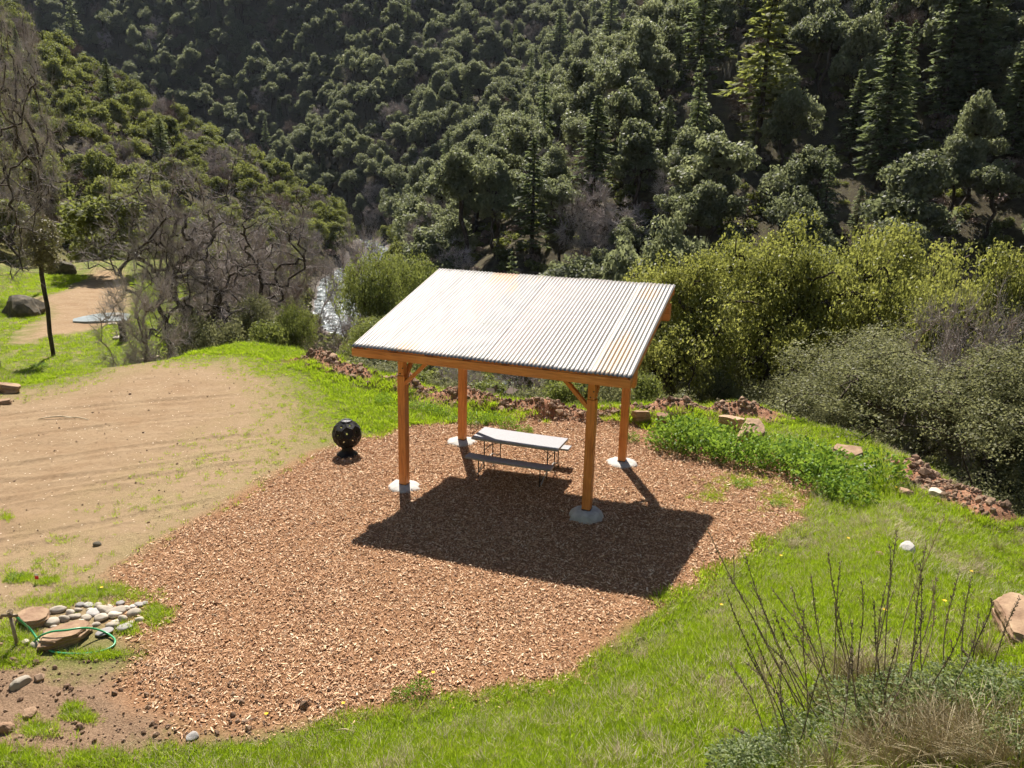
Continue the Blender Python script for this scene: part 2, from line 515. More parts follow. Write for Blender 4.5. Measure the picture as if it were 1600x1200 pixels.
def wood_mat():
    mt, N, L, B = newmat('timber_cedar')
    tc = N.new('ShaderNodeTexCoord'); oi = N.new('ShaderNodeObjectInfo')
    mp = N.new('ShaderNodeMapping'); mp.inputs['Scale'].default_value = (1, 1, 1)
    L.new(tc.outputs['Object'], mp.inputs[0])
    at = N.new('ShaderNodeAttribute'); at.attribute_name = 'grain'
    n1 = noise(N, L, 3.0, 5, .65, at.outputs['Vector'], .6)
    n2 = noise(N, L, 1.1, 2, .5, tc.outputs['Object'])
    kn = N.new('ShaderNodeTexVoronoi'); kn.inputs['Scale'].default_value = 2.2; L.new(tc.outputs['Object'], kn.inputs['Vector'])
    f = mathn(N, L, 'ADD', mathn(N, L, 'MULTIPLY', n1, .7), mathn(N, L, 'MULTIPLY', n2, .3))
    c = ramp(N, L, f, [(.30, (.32, .105, .032)), (.46, (.60, .215, .060)), (.58, (.70, .28, .085)), (.72, (.80, .40, .15))])
    k = mathn(N, L, 'LESS_THAN', kn.outputs['Distance'], .055)
    c = mixc(N, L, k, c, (.16, .05, .02))
    n3 = noise(N, L, 1.6, 3, .6, tc.outputs['Object'])
    c = mixc(N, L, ramp(N, L, n3, [(.5, (0, 0, 0)), (.75, (.22, .22, .22))]), c, (.36, .17, .09))
    L.new(c, B.inputs['Base Color'])
    B.inputs['Roughness'].default_value = .5
    B.inputs['Specular IOR Level'].default_value = .4
    bp = N.new('ShaderNodeBump'); bp.inputs['Strength'].default_value = .2; bp.inputs['Distance'].default_value = .004
    L.new(n1, bp.inputs['Height']); L.new(bp.outputs[0], B.inputs['Normal'])
    return mt


M['wood'] = wood_mat()


def roof_mat():
    mt, N, L, B = newmat('roof_galvanised')
    tc = N.new('ShaderNodeTexCoord'); oi = N.new('ShaderNodeObjectInfo')
    at = N.new('ShaderNodeAttribute'); at.attribute_name = 'rust'
    mp = N.new('ShaderNodeMapping'); mp.inputs['Scale'].default_value = (3.5, .9, 3.5); L.new(tc.outputs['Object'], mp.inputs[0])
    n1 = noise(N, L, 2.2, 6, .7, mp.outputs[0], .4)
    nf = noise(N, L, 30, 3, .6, tc.outputs['Object'])
    base = ramp(N, L, n1, [(.3, (.165, .162, .155)), (.7, (.26, .255, .247))])
    base = mixc(N, L, mathn(N, L, 'MULTIPLY', oi.outputs['Random'], .45), base, (.32, .25, .22))
    rr = mathn(N, L, 'ADD', at.outputs['Fac'], mathn(N, L, 'MULTIPLY', mathn(N, L, 'SUBTRACT', n1, .5), 1.5))
    rr = mathn(N, L, 'ADD', rr, mathn(N, L, 'MULTIPLY', mathn(N, L, 'SUBTRACT', nf, .5), .5))
    rm = ramp(N, L, rr, [(.38, (0, 0, 0)), (.75, (1, 1, 1))])
    rc = ramp(N, L, nf, [(.3, (.27, .155, .085)), (.7, (.36, .255, .16))])
    c = mixc(N, L, mathn(N, L, 'MULTIPLY', rm, .8), base, rc)
    L.new(c, B.inputs['Base Color'])
    B.inputs['Metallic'].default_value = .45
    B.inputs['Roughness'].default_value = .50
    bp = N.new('ShaderNodeBump'); bp.inputs['Strength'].default_value = .15; bp.inputs['Distance'].default_value = .004
    L.new(nf, bp.inputs['Height']); L.new(bp.outputs[0], B.inputs['Normal'])
    return mt


M['roof'] = roof_mat()


def chip_mat():
    mt, N, L, B = newmat('wood_chip')
    oi = N.new('ShaderNodeObjectInfo')
    c = ramp(N, L, oi.outputs['Random'], [(0, (.14, .064, .031)), (.2, (.33, .172, .088)), (.5, (.51, .290, .160)), (.8, (.65, .425, .255)), (1, (.76, .60, .42))])
    L.new(c, B.inputs['Base Color']); B.inputs['Roughness'].default_value = .75
    B.inputs['Specular IOR Level'].default_value = .3
    return mt


M['chip'] = chip_mat()


def ground_mat():
    mt, N, L, B = newmat('ground')
    tc = N.new('ShaderNodeTexCoord'); vec = tc.outputs['Object']
    za = N.new('ShaderNodeAttribute'); za.attribute_name = 'zone_a'     # mulch, dirt, soil signed distance
    zb = N.new('ShaderNodeAttribute'); zb.attribute_name = 'zone_b'     # road, wild, berm
    sa = N.new('ShaderNodeSeparateXYZ'); L.new(za.outputs['Vector'], sa.inputs[0])
    sb = N.new('ShaderNodeSeparateXYZ'); L.new(zb.outputs['Vector'], sb.inputs[0])
    nb = noise(N, L, 1.1, 5, .65, vec); ns = noise(N, L, 9, 4, .65, vec); nf = noise(N, L, 45, 4, .7, vec); nw = noise(N, L, .22, 4, .6, vec)

    def mask(sd, amp, width, nn=nb):
        # signed distance roughened by noise
        q = mathn(N, L, 'ADD', sd, mathn(N, L, 'MULTIPLY', mathn(N, L, 'SUBTRACT', nn, .5), amp))
        q = mathn(N, L, 'ADD', q, mathn(N, L, 'MULTIPLY', mathn(N, L, 'SUBTRACT', ns, .5), amp * .5))
        return mathn(N, L, 'ADD', mathn(N, L, 'DIVIDE', q, width), .5, True)
    grass = ramp(N, L, nf, [(.30, (.06, .075, .016)), (.5, (.12, .145, .028)), (.70, (.22, .21, .07))])
    drypatch = ramp(N, L, nf, [(.3, (.20, .145, .075)), (.7, (.36, .28, .16))])
    grass = mixc(N, L, ramp(N, L, nb, [(.52, (0, 0, 0)), (.68, (1, 1, 1))]), grass, drypatch)
    dirt = ramp(N, L, ns, [(.25, (.18, .12, .067)), (.5, (.255, .178, .103)), (.75, (.32, .233, .143))])
    dirt = mixc(N, L, .5, dirt, ramp(N, L, nb, [(.3, (.235, .14, .08)), (.6, (.315, .22, .138))]))
    dv = N.new('ShaderNodeTexVoronoi'); dv.inputs['Scale'].default_value = 7; L.new(vec, dv.inputs['Vector'])
    dirt = mixc(N, L, mathn(N, L, 'LESS_THAN', dv.outputs['Distance'], .10), dirt, (.62, .50, .38))
    # thin grass on the dirt margin
    thin = ramp(N, L, nf, [(.32, (.13, .11, .045)), (.5, (.23, .175, .085)), (.68, (.33, .25, .14))])
    soil = ramp(N, L, nf, [(.25, (.11, .066, .040)), (.5, (.22, .142, .09)), (.75, (.35, .24, .155))])
    mulch = ramp(N, L, nf, [(.30, (.10, .045, .022)), (.48, (.25, .128, .064)), (.70, (.44, .26, .14))])
    mulch = mixc(N, L, .25, mulch, ramp(N, L, nb, [(.3, (.27, .145, .08)), (.7, (.24, .135, .078))]))
    berm = ramp(N, L, ns, [(.28, (.17, .075, .042)), (.5, (.30, .15, .09)), (.75, (.44, .26, .16))])
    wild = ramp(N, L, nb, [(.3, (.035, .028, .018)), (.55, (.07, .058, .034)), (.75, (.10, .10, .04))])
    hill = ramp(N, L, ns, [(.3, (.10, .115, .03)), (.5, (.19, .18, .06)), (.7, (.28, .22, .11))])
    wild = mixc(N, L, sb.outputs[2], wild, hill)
    dm = mask(sa.outputs[1], 1.6, 1.6)
    col = mixc(N, L, mask(mathn(N, L, 'ADD', sa.outputs[1], 1.1), 1.6, 1.8), grass, thin)
    zc = N.new('ShaderNodeAttribute'); zc.attribute_name = 'zone_c'
    sc3 = N.new('ShaderNodeSeparateXYZ'); L.new(zc.outputs['Vector'], sc3.inputs[0])
    trod = ramp(N, L, nf, [(.3, (.17, .125, .065)), (.5, (.27, .20, .11)), (.7, (.38, .29, .17))])
    trod = mixc(N, L, ramp(N, L, nb, [(.42, (0, 0, 0)), (.62, (1, 1, 1))]), trod, dirt)
    col = mixc(N, L, dm, col, trod)
    col = mixc(N, L, mask(sc3.outputs[2], 2.6, 1.6), col, dirt)
    col = mixc(N, L, mask(sa.outputs[2], 1.0, .5), col, soil)
    col = mixc(N, L, mask(mathn(N, L, 'ADD', sa.outputs[0], .12), .5, .35), col, mulch)
    bsd = N.new('ShaderNodeAttribute'); bsd.attribute_name = 'zone_c'
    scx = N.new('ShaderNodeSeparateXYZ'); L.new(bsd.outputs['Vector'], scx.inputs[0])
    col = mixc(N, L, mask(scx.outputs[0], .5, .3), col, berm)
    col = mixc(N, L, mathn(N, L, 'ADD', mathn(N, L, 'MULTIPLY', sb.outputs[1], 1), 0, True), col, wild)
    col = mixc(N, L, mask(sb.outputs[0], 2.0, 1.5), col, dirt)
    rocky = ramp(N, L, ns, [(.3, (.08, .07, .065)), (.55, (.22, .19, .175)), (.75, (.36, .32, .30))])
    col = mixc(N, L, mask(scx.outputs[1], 3, 1.5), col, rocky)
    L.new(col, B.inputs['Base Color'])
    B.inputs['Roughness'].default_value = .95
    B.inputs['Specular IOR Level'].default_value = .1
    bp = N.new('ShaderNodeBump'); bp.inputs['Strength'].default_value = .85; bp.inputs['Distance'].default_value = .05
    hh = mathn(N, L, 'ADD', mathn(N, L, 'MULTIPLY', nf, .6), mathn(N, L, 'MULTIPLY', ns, .8))
    L.new(hh, bp.inputs['Height']); L.new(bp.outputs[0], B.inputs['Normal'])
    return mt


# ------------------------------------------------------------------ GROUND: one sheet, a fan of rings that widen with distance
def build_ground():
    th = np.radians(np.concatenate([np.linspace(-180, -62, 60, endpoint=False), np.linspace(-62, 62, 560), np.linspace(62, 180, 61)[1:-1]]))
    th = th[:]
    rr = np.concatenate([np.geomspace(1.2, 9, 170, endpoint=False), np.geomspace(9, 27, 330, endpoint=False), np.geomspace(27, 760, 300)])
    T, Rr = np.meshgrid(th, rr)
    X = np.sin(T) * Rr; Y = np.cos(T) * Rr
    Z = Hf(X, Y)
    nr, nt = X.shape
    V = np.stack([X, Y, Z], -1).reshape(-1, 3)
    V = np.vstack([V, [[0, 0, zat(0, 0)]]])
    i, j = np.meshgrid(np.arange(nr - 1), np.arange(nt), indexing='ij')
    j2 = (j + 1) % nt
    Fc = np.stack([i * nt + j, (i + 1) * nt + j, (i + 1) * nt + j2, i * nt + j2], -1).reshape(-1, 4)
    cidx = len(V) - 1
    fan = np.stack([np.full(nt, cidx), np.arange(nt), (np.arange(nt) + 1) % nt], -1)
    me = bpy.data.meshes.new('ground')
    me.vertices.add(len(V)); me.vertices.foreach_set('co', V.astype(np.float32).ravel())
    loops = np.concatenate([Fc.ravel(), fan.ravel()]).astype(np.int32)
    me.loops.add(len(loops)); me.loops.foreach_set('vertex_index', loops)
    starts = np.concatenate([np.arange(0, len(Fc) * 4, 4), len(Fc) * 4 + np.arange(0, len(fan) * 3, 3)]).astype(np.int32)
    me.polygons.add(len(starts)); me.polygons.foreach_set('loop_start', starts)
    me.update(calc_edges=True)
    me.polygons.foreach_set('use_smooth', np.ones(len(starts), bool))
    x, y = V[:, 0], V[:, 1]
    A = np.stack([poly_sd(x, y, MULCH), poly_sd(x, y, DIRT), poly_sd(x, y, SOIL)], -1)
    ed = poly_sd(x, y, EDGE); bd = poly_sd(x, y, BENCH)
    rd, side, rz = river_info(x, y)
    ll = np.interp(y, LEFTL[:, 0], LEFTL[:, 1])
    hill = sstep(-3, 1, ll - x) * sstep(95, 60, y)
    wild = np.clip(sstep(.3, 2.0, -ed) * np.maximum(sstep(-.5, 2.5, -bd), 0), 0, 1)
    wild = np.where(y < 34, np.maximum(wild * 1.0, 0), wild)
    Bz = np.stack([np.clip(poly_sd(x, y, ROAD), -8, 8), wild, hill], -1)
    bsd = np.maximum(.42 - seg_dist(x, y, BERM), .40 - seg_dist(x, y, BERM2))
    Cz = np.stack([np.clip(bsd, -3, 3), np.clip(5.5 - rd, -9, 9), np.clip(poly_sd(x, y, CORE), -8, 8)], -1)
    for nm, arr in (('zone_a', np.clip(A, -8, 8)), ('zone_b', Bz), ('zone_c', Cz)):
        at = me.attributes.new(nm, 'FLOAT_VECTOR', 'POINT'); at.data.foreach_set('vector', arr.astype(np.float32).ravel())
    me.materials.append(ground_mat())
    o = link('ground', me)
    tag(o, kind='structure')


build_ground()


def build_river():
    mt, N, L, B = newmat('river_water')
    tc = N.new('ShaderNodeTexCoord')
    n = noise(N, L, .9, 5, .7, tc.outputs['Object'], .5)
    L.new(ramp(N, L, n, [(.42, (.03, .05, .05)), (.56, (.35, .38, .40)), (.66, (.78, .80, .82))]), B.inputs['Base Color'])
    B.inputs['Roughness'].default_value = .12
    bp = N.new('ShaderNodeBump'); bp.inputs['Strength'].default_value = .8; bp.inputs['Distance'].default_value = .3
    L.new(n, bp.inputs['Height']); L.new(bp.outputs[0], B.inputs['Normal'])
    R = np.array(RIVER, float); RZ = np.array(RIVZ, float)
    t = np.linspace(0, len(R) - 1.001, 90); i = t.astype(int); f = (t - i)[:, None]
    P = R[i] * (1 - f) + R[i + 1] * f; Z = RZ[i] * (1 - f[:, 0]) + RZ[i + 1] * f[:, 0]
    T = np.gradient(P, axis=0); T /= np.linalg.norm(T, axis=1)[:, None]; Nn = np.stack([-T[:, 1], T[:, 0]], -1)
    b = MB(); V = []
    for s in (-5.5, -2, 2, 5.5):
        V.append(np.column_stack([P + Nn * s, Z - .05]))
    V = np.stack(V, 1).reshape(-1, 3)
    b.add(V, [(a * 4 + k, a * 4 + k + 1, (a + 1) * 4 + k + 1, (a + 1) * 4 + k) for a in range(len(P) - 1) for k in range(3)])
    tag(link('river', b.mesh('river', [mt], True)), kind='structure')


build_river()

# ------------------------------------------------------------------ TREE KIT
def skeleton(clumps, trunk_pts, r, taper_pow=.5, jit=.12, tip_r=.012, sub=3, up=.0, rmin=.008):
    """joins every clump point to the nearest node; returns node positions, parents, radii"""
    nodes = [np.array(p, float) for p in trunk_pts]; par = [-1] + list(range(len(nodes) - 1))
    top = nodes[-1]; order = np.argsort(np.linalg.norm(clumps - top, axis=1))
    rg = np.random.default_rng(int(abs(clumps.sum() * 1000)) % 99991)
    fork0 = max(1, int(len(nodes) * .45))
    for ci in order:
        c = clumps[ci]
        A = np.array(nodes[fork0:])
        d = np.linalg.norm(A - c, axis=1) + .6 * np.maximum(0, A[:, 2] - c[2])
        k = int(np.argmin(d)) + fork0
        base = nodes[k]; L = np.linalg.norm(c - base); prev = k
        for q in range(1, sub + 1):
            t = q / sub
            p = base * (1 - t) + c * t
            if q < sub: p = p + rg.normal(0, jit * L, 3) + np.array([0, 0, up * L * math.sin(math.pi * t)])
            nodes.append(p); par.append(prev); prev = len(nodes) - 1
    n = len(nodes); cnt = np.zeros(n)
    child = [0] * n
    for i in range(n):
        if par[i] >= 0: child[par[i]] += 1
    for i in range(n - 1, -1, -1):
        if child[i] == 0: cnt[i] += 1
        if par[i] >= 0: cnt[par[i]] += cnt[i]
    rad = np.maximum(rmin, r * (cnt / cnt.max()) ** taper_pow)
    return np.array(nodes), np.array(par), rad


def limbs_mesh(name, nodes, par, rad, mat, k=5, kmin=3, thick=.04, skip=0.0):
    V = []; Fq = []; nb = 0
    for i in range(1, len(nodes)):
        p = par[i]
        if p < 0 or rad[i] < skip: continue
        a, b = nodes[p], nodes[i]; T = b - a; Ln = np.linalg.norm(T)
        if Ln < 1e-5: continue
        T /= Ln
        kk = k if rad[i] > thick else kmin
        ref = np.array([0, 0, 1.]) if abs(T[2]) < .9 else np.array([1., 0, 0])
        A = np.cross(T, ref); A /= np.linalg.norm(A); Bv = np.cross(T, A)
        an = np.linspace(0, 2 * math.pi, kk, endpoint=False)
        ring = np.cos(an)[:, None] * A + np.sin(an)[:, None] * Bv
        ra = min(rad[p], rad[i] * 1.5)
        V.append(a - T * ra * .3 + ring * ra); V.append(b + ring * rad[i])
        for j in range(kk):
            Fq.append((nb + j, nb + (j + 1) % kk, nb + kk + (j + 1) % kk, nb + kk + j))
        nb += 2 * kk
    me = bpy.data.meshes.new(name)
    me.from_pydata(np.vstack(V).tolist(), [], Fq); me.materials.append(mat)
    me.polygons.foreach_set('use_smooth', np.ones(len(me.polygons), bool)); me.update()
    return me


def leaf_quads(C0, Rc, n_per, size, rg, tints, elong=2.0, flat=.75, shell=.5, updroop=.3):
    """diamond leaves round clump centres"""
    n = len(C0) * n_per
    ci = np.repeat(np.arange(len(C0)), n_per)
    d = rg.normal(0, 1, (n, 3)); d /= np.linalg.norm(d, axis=1)[:, None]
    rad = (shell + (1 - shell) * rg.random(n)) ** .8
    off = d * rad[:, None] * Rc[ci][:, None]; off[:, 2] *= flat
    P = C0[ci] + off
    nrm = d * .9 + rg.normal(0, .75, (n, 3)) + np.array([0, 0, updroop]); nrm /= np.linalg.norm(nrm, axis=1)[:, None]
    a = rg.normal(0, 1, (n, 3)); a -= nrm * (a * nrm).sum(1)[:, None]; a /= np.linalg.norm(a, axis=1)[:, None]
    b = np.cross(nrm, a)
    s = size * (.65 + .7 * rg.random(n))[:, None]
    V = np.stack([P - a * s * .5, P + b * s * .5 / elong * 1.2 + nrm * s * .08, P + a * s * .5, P - b * s * .5 / elong * 1.2 + nrm * s * .08], 1).reshape(-1, 3)
    t = np.clip(tints[ci] + rg.normal(0, .13, n), 0, 1)
    return V, n, t


def oak_proto(seed, h, w, n_cl, n_leaf, leaf, mat, trunk_h=.3, lobes=7, clump_r=.55, r0=.22, flat=.85, multi=1, bark=None, squash=1.0, elong=2.0):
    """evergreen oak: big lobes, each made of clumps, each made of leaves; returns (trunk mesh, crown mesh)"""
    rg = np.random.default_rng(seed)
    base = trunk_h * h
    L = []
    for i in range(lobes):
        a = 2 * math.pi * (i / lobes + rg.uniform(-.08, .08)); q = rg.uniform(.35, .75) if i else 0
        zz = base + (h - base) * rg.uniform(.25, .72) if i else base + (h - base) * .7
        L.append((w / 2 * q * math.cos(a), w / 2 * q * math.sin(a), zz, w * rg.uniform(.17, .27)))
    for i in range(lobes // 2):
        a = rg.uniform(0, 6.28); q = rg.uniform(0, .4)
        L.append((w / 2 * q * math.cos(a), w / 2 * q * math.sin(a), base + (h - base) * rg.uniform(.6, .86), w * rg.uniform(.14, .22)))
    L = np.array(L)
    li = rg.integers(0, len(L), n_cl)
    d = rg.normal(0, 1, (n_cl, 3)); d /= np.linalg.norm(d, axis=1)[:, None]
    d[:, 2] = np.where(d[:, 2] < -.35, -d[:, 2] * .5, d[:, 2])
    rr = L[li, 3] * (.62 + .42 * rg.random(n_cl))
    cl = L[li, :3] + d * rr[:, None] * np.array([1, 1, squash * .85])
    cl[:, 2] = np.clip(cl[:, 2], base * .75, h)
    lean = rg.normal(0, .03 * h, (4, 3)); lean[0] = 0; lean[:, 2] = 0
    tp = [np.array([0, 0, -.4]), np.array([0, 0, base * .35]) + lean[1] * .5, np.array([0, 0, base * .8]) + lean[2], np.array([0, 0, base * 1.25]) + lean[3]]
    sel = rg.permutation(n_cl)[:min(n_cl, 150)]
    nodes, par, rad = skeleton(cl[sel], tp, r0 * h / 7, .5, .10, rmin=.012 * h / 7)
    tm = limbs_mesh('trunk', nodes, par, rad, bark or M['bark'])
    Rc = clump_r * (.7 + .6 * rg.random(n_cl))
    tint = np.clip(.45 + rg.normal(0, .2, n_cl), 0, 1)
    V, n, t = leaf_quads(cl, Rc, n_leaf, leaf, rg, tint, elong, flat)
    return tm, quads_mesh('crown', V, n, [mat], tint=t)


def conifer_proto(seed, h, w, mat, whorls=26, nb=7, per=16, leaf=.55, sparse=0.0, bare=.12):
    rg = np.random.default_rng(seed)
    b = MB(); zs = np.linspace(-.5, h, 12)
    cx = np.cumsum(rg.normal(0, .03, 12)); cy = np.cumsum(rg.normal(0, .03, 12))
    b.tube(np.stack([cx, cy, zs], -1), .026 * h * (1 - np.linspace(0, 1, 12)) ** .8 * .6 + .02, 7)
    Vs = []; T = []
    for wi in range(whorls):
        t = wi / (whorls - 1)
        z = h * (bare + (1 - bare) * t ** .92)
        Lb = w / 2 * (1 - t) ** .75 * rg.uniform(.75, 1.12) + .25
        if t < .15: Lb *= .7
        a0 = rg.uniform(0, 6.28)
        for k in range(nb):
            if rg.random() < sparse: continue
            a = a0 + 2 * math.pi * k / nb + rg.normal(0, .2); l = Lb * rg.uniform(.6, 1.1)
            dirv = np.array([math.cos(a), math.sin(a), 0]); dz = rg.uniform(-.25, .12) - .1
            x0 = np.interp(z, zs, cx); y0 = np.interp(z, zs, cy)
            e = np.array([x0, y0, z]) + dirv * l + np.array([0, 0, dz * l])
            b.tube([np.array([x0, y0, z]), e], [.02 + .008 * l, .008], 3, cap=False)
            m_ = max(4, int(per * l / (w / 2) + 3))
            s = rg.random(m_) ** .7
            P = np.array([x0, y0, z]) * (1 - s)[:, None] + e * s[:, None]
            side = np.array([-dirv[1], dirv[0], 0])
            wd = l * .28 * (1 - .6 * s)
            P = P + side * (rg.uniform(-1, 1, m_) * wd)[:, None] + rg.normal(0, .08 * l * .5, (m_, 3))
            ax = dirv * .8 + side * rg.normal(0, .6, m_)[:, None] + np.array([0, 0, 1]) * rg.normal(-.15, .3, m_)[:, None]
            ax /= np.linalg.norm(ax, axis=1)[:, None]
            nr = np.array([0, 0, 1]) + rg.normal(0, .55, (m_, 3)); bx = np.cross(nr, ax); bx /= np.linalg.norm(bx, axis=1)[:, None]
            sz = (leaf * (.6 + .8 * rg.random(m_)))[:, None]
            Vs.append(np.stack([P - ax * sz * .5, P + bx * sz * .2 - np.array([0, 0, .05]) * sz, P + ax * sz * .6, P - bx * sz * .2 - np.array([0, 0, .05]) * sz], 1).reshape(-1, 3))
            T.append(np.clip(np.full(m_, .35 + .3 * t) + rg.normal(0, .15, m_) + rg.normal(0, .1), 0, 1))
    V = np.vstack(Vs); T = np.concatenate(T)
    return b.mesh('trunk', [M['bark']], True), quads_mesh('crown', V, len(T), [mat], tint=T)


def bare_proto(seed, h, w, n_cl, twigs, r0=.2, trunk_h=.2, mat=None, twig_mat=None, twig_len=.55, zig=.16, up=.10, tr=.006):
    """leafless tree: limbs joined to scattered tips, then sprays of thin twigs"""
    rg = np.random.default_rng(seed)
    base = trunk_h * h
    d = rg.normal(0, 1, (n_cl, 3)); d /= np.linalg.norm(d, axis=1)[:, None]
    rr = rg.random(n_cl) ** .45
    cl = d * rr[:, None] * np.array([w / 2, w / 2, (h - base) * .56]); cl[:, 2] += base + (h - base) * .48
    cl[:, 2] = np.maximum(cl[:, 2], base * .9)
    lean = rg.normal(0, .05 * h, (3, 3)); lean[:, 2] = 0
    tp = [np.array([0, 0, -.5]), np.array([0, 0, base * .4]) + lean[0] * .3, np.array([0, 0, base * .9]) + lean[1], np.array([0, 0, base * 1.5]) + lean[2]]
    nodes, par, rad = skeleton(cl, tp, r0, .52, zig, sub=4, up=up, rmin=.010)
    tm = limbs_mesh('trunk', nodes, par, rad, mat or M['bark'], 6, 3)
    # twig sprays: thin 3-sided prisms would be heavy, use narrow double-sided slivers crossed in pairs
    tips = nodes[len(tp):]
    k = len(tips); n = k * twigs
    P = np.repeat(tips, twigs, 0)
    outw = P - np.array([0, 0, base + (h - base) * .3]); outw /= np.linalg.norm(outw, axis=1)[:, None] + 1e-6
    D = outw * .55 + rg.normal(0, .55, (n, 3)) + np.array([0, 0, .15]); D /= np.linalg.norm(D, axis=1)[:, None]
    Ln = twig_len * (.4 + 1.0 * rg.random(n))[:, None]
    mid = P + D * Ln * .5 + rg.normal(0, .05, (n, 3)) * Ln
    D2 = D + rg.normal(0, .35, (n, 3)); D2 /= np.linalg.norm(D2, axis=1)[:, None]
    end = mid + D2 * Ln * .5
    S1 = np.cross(D, rg.normal(0, 1, (n, 3))); S1 /= np.linalg.norm(S1, axis=1)[:, None]
    w1 = tr
    V = []
    for (a, b, wa, wb) in ((P, mid, w1, w1 * .7), (mid, end, w1 * .7, w1 * .3)):
        V.append(np.stack([a - S1 * wa, a + S1 * wa, b + S1 * wb, b - S1 * wb], 1))
    # side shoots
    m2 = mid + D * Ln * rg.uniform(-.2, .2, (n, 1)); D3 = D + rg.normal(0, .8, (n, 3)); D3 /= np.linalg.norm(D3, axis=1)[:, None]
    e2 = m2 + D3 * Ln * .45
    V.append(np.stack([m2 - S1 * w1 * .6, m2 + S1 * w1 * .6, e2 + S1 * w1 * .25, e2 - S1 * w1 * .25], 1))
    V = np.concatenate(V, 0).reshape(-1, 3)
    return tm, quads_mesh('twigs', V, len(V) // 4, [twig_mat or M['twig']])


def plant_tree(name, protos, loc, rz, scl, label, cat, group=None, part='crown'):
    """an Empty at the foot, the trunk and the crown under it"""
    r = empty(name, loc, rz)
    r.scale = scl if hasattr(scl, '__len__') else (scl,) * 3
    tag(r, label, cat, group)
    link('trunk', protos[0], r)
    link(part, protos[1], r)
    return r


# ------------------------------------------------------------------ FAR FOREST
far_oaks = [oak_proto(100 + i, [9.5, 8.5, 10.5, 8, 9, 7.5][i], [6.6, 6.2, 7.2, 7.4, 5.4, 7.6][i], 80, 105, .29, M['far_leaf'], .20, 6, .80, .16, elong=1.5, squash=1.25) for i in range(6)]
spur_oaks = [oak_proto(120 + i, 6, [6.5, 6.0, 7.0, 5.4][i], 75, 95, .25, M['spur_leaf'], .10, 6, .72, .13, elong=1.5) for i in range(4)]
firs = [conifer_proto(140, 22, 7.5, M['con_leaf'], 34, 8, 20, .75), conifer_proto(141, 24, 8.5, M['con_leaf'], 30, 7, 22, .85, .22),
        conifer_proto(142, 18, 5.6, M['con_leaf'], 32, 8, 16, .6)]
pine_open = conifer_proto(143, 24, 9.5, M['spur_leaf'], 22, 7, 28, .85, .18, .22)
far_bare = [bare_proto(150 + i, 7, 6.5, 70, 9, .16, .2, None, M['twig_brown'] if i else M['twig'], .9, tr=.022) for i in range(2)]


LAND = [(1190, 110, 'the tall yellow green pine'), (1375, 160, 'the narrow pointed fir'), (1510, 60, 'the very tall grey fir'), (1575, 160, 'the dense fir at the right edge'),
        (950, 50, 'the dark trunked fir near the top'), (875, 70, 'the greyish fir near the top'), (1090, 30, 'the shaggy pine at the top'), (830, 310, 'the broad pine above the roof'),
        (925, 240, 'the fir over the shelter roof'), (1040, 200, 'the slim fir above the roof end'), (1545, 375, 'the bright green fir at right'), (1335, 330, 'the fir behind the yellow oaks'),
        (172, 130, 'the lone fir on the left spur'), (120, 45, 'the dark fir on the shaded wall'), (255, 220, 'the little fir on the spur flank'), (700, 250, 'the fir in the central gully'),
        (320, 330, 'the big leafless oak'), (530, 430, 'the river bend'), (1240, 360, 'the tallest yellow oak'), (690, 415, 'the roof ridge left end'), (480, 60, 'the dark upper wall'), (600, 150, 'the shaded gully'), (330, 60, 'the dark top left wall'), (1455, 420, 'the yellow oaks at right'), (100, 440, 'the lower road')]


def region_label(px, py, what, far, s, w):
    """says where a tree stands by the nearest landmark"""
    d, nm, dx, dy = min((math.hypot(px - a, py - b), t, px - a, py - b) for a, b, t in LAND)
    hor = 'left' if dx < 0 else 'right'; ver = 'above' if dy < 0 else 'below'
    if abs(dx) > 2.2 * abs(dy): rel = 'straight %s of' % hor
    elif abs(dy) > 2.2 * abs(dx): rel = 'straight ' + ver
    else: rel = '%s %s of' % (ver, hor)
    near_ = 'just ' if d < 45 else '' if d < 95 else 'well '
    size_ = 'tiny ' if s / w * 1200 * 7 < 22 else 'small ' if s / w * 1200 * 7 < 34 else 'middling ' if s / w * 1200 * 7 < 50 else 'large '
    lab = (size_ + what + ' ' + near_ + rel + ' ' + nm).replace('straight above', 'above').replace('straight below', 'below').replace('well straight', 'well to the').replace('just straight', 'just').replace('straight', 'directly')
    return lab, what + 's ' + near_ + rel + ' ' + nm


def far_forest():
    cand = []
    gx = np.arange(-330, 330, 5.3); gy = np.arange(28, 470, 5.3)
    X, Y = np.meshgrid(gx, gy); X = X.ravel(); Y = Y.ravel()
    X = X + rng.uniform(-2.3, 2.3, len(X)); Y = Y + rng.uniform(-2.3, 2.3, len(Y))
    Z = Hf(X, Y)
    rd, side, rz = river_info(X, Y)
    ed = poly_sd(X, Y, EDGE); bd = poly_sd(X, Y, BENCH)
    ll = np.interp(Y, LEFTL[:, 0], LEFTL[:, 1])
    u, v, w = to_px(X, Y, Z + 5)
    wall = (side < 0) & (rd > 9)
    hillm = (X < ll + 4) & (Y < 330) & ~wall
    keep = ((rd > 5.5) | ((X < ll - 1) & (rd > 3))) & ((ed < -9) | ((X > 14) & (ed < -6))) & (bd < -2.0) & (w > 0) & (u > -160) & (u < 1760) & (v > -190) & (v < 700)
    keep &= ~(hillm & (Y < 62) & (X > ll - 14))
    rng_ = np.hypot(X, Y)
    for (ua, ub, va, vb, far_) in ((478, 522, 522, 556, 95), (503, 550, 414, 450, 142)):
        hw = 1.7 / w * FPX; hh_ = 2.2 / w * FPX
        keep &= ~((rng_ < far_) & (u + hw > ua) & (u - hw < ub) & (v - hh_ < vb) & (v + hh_ > va))
    return X[keep], Y[keep], Z[keep], wall[keep], hillm[keep], u[keep], v[keep], w[keep]


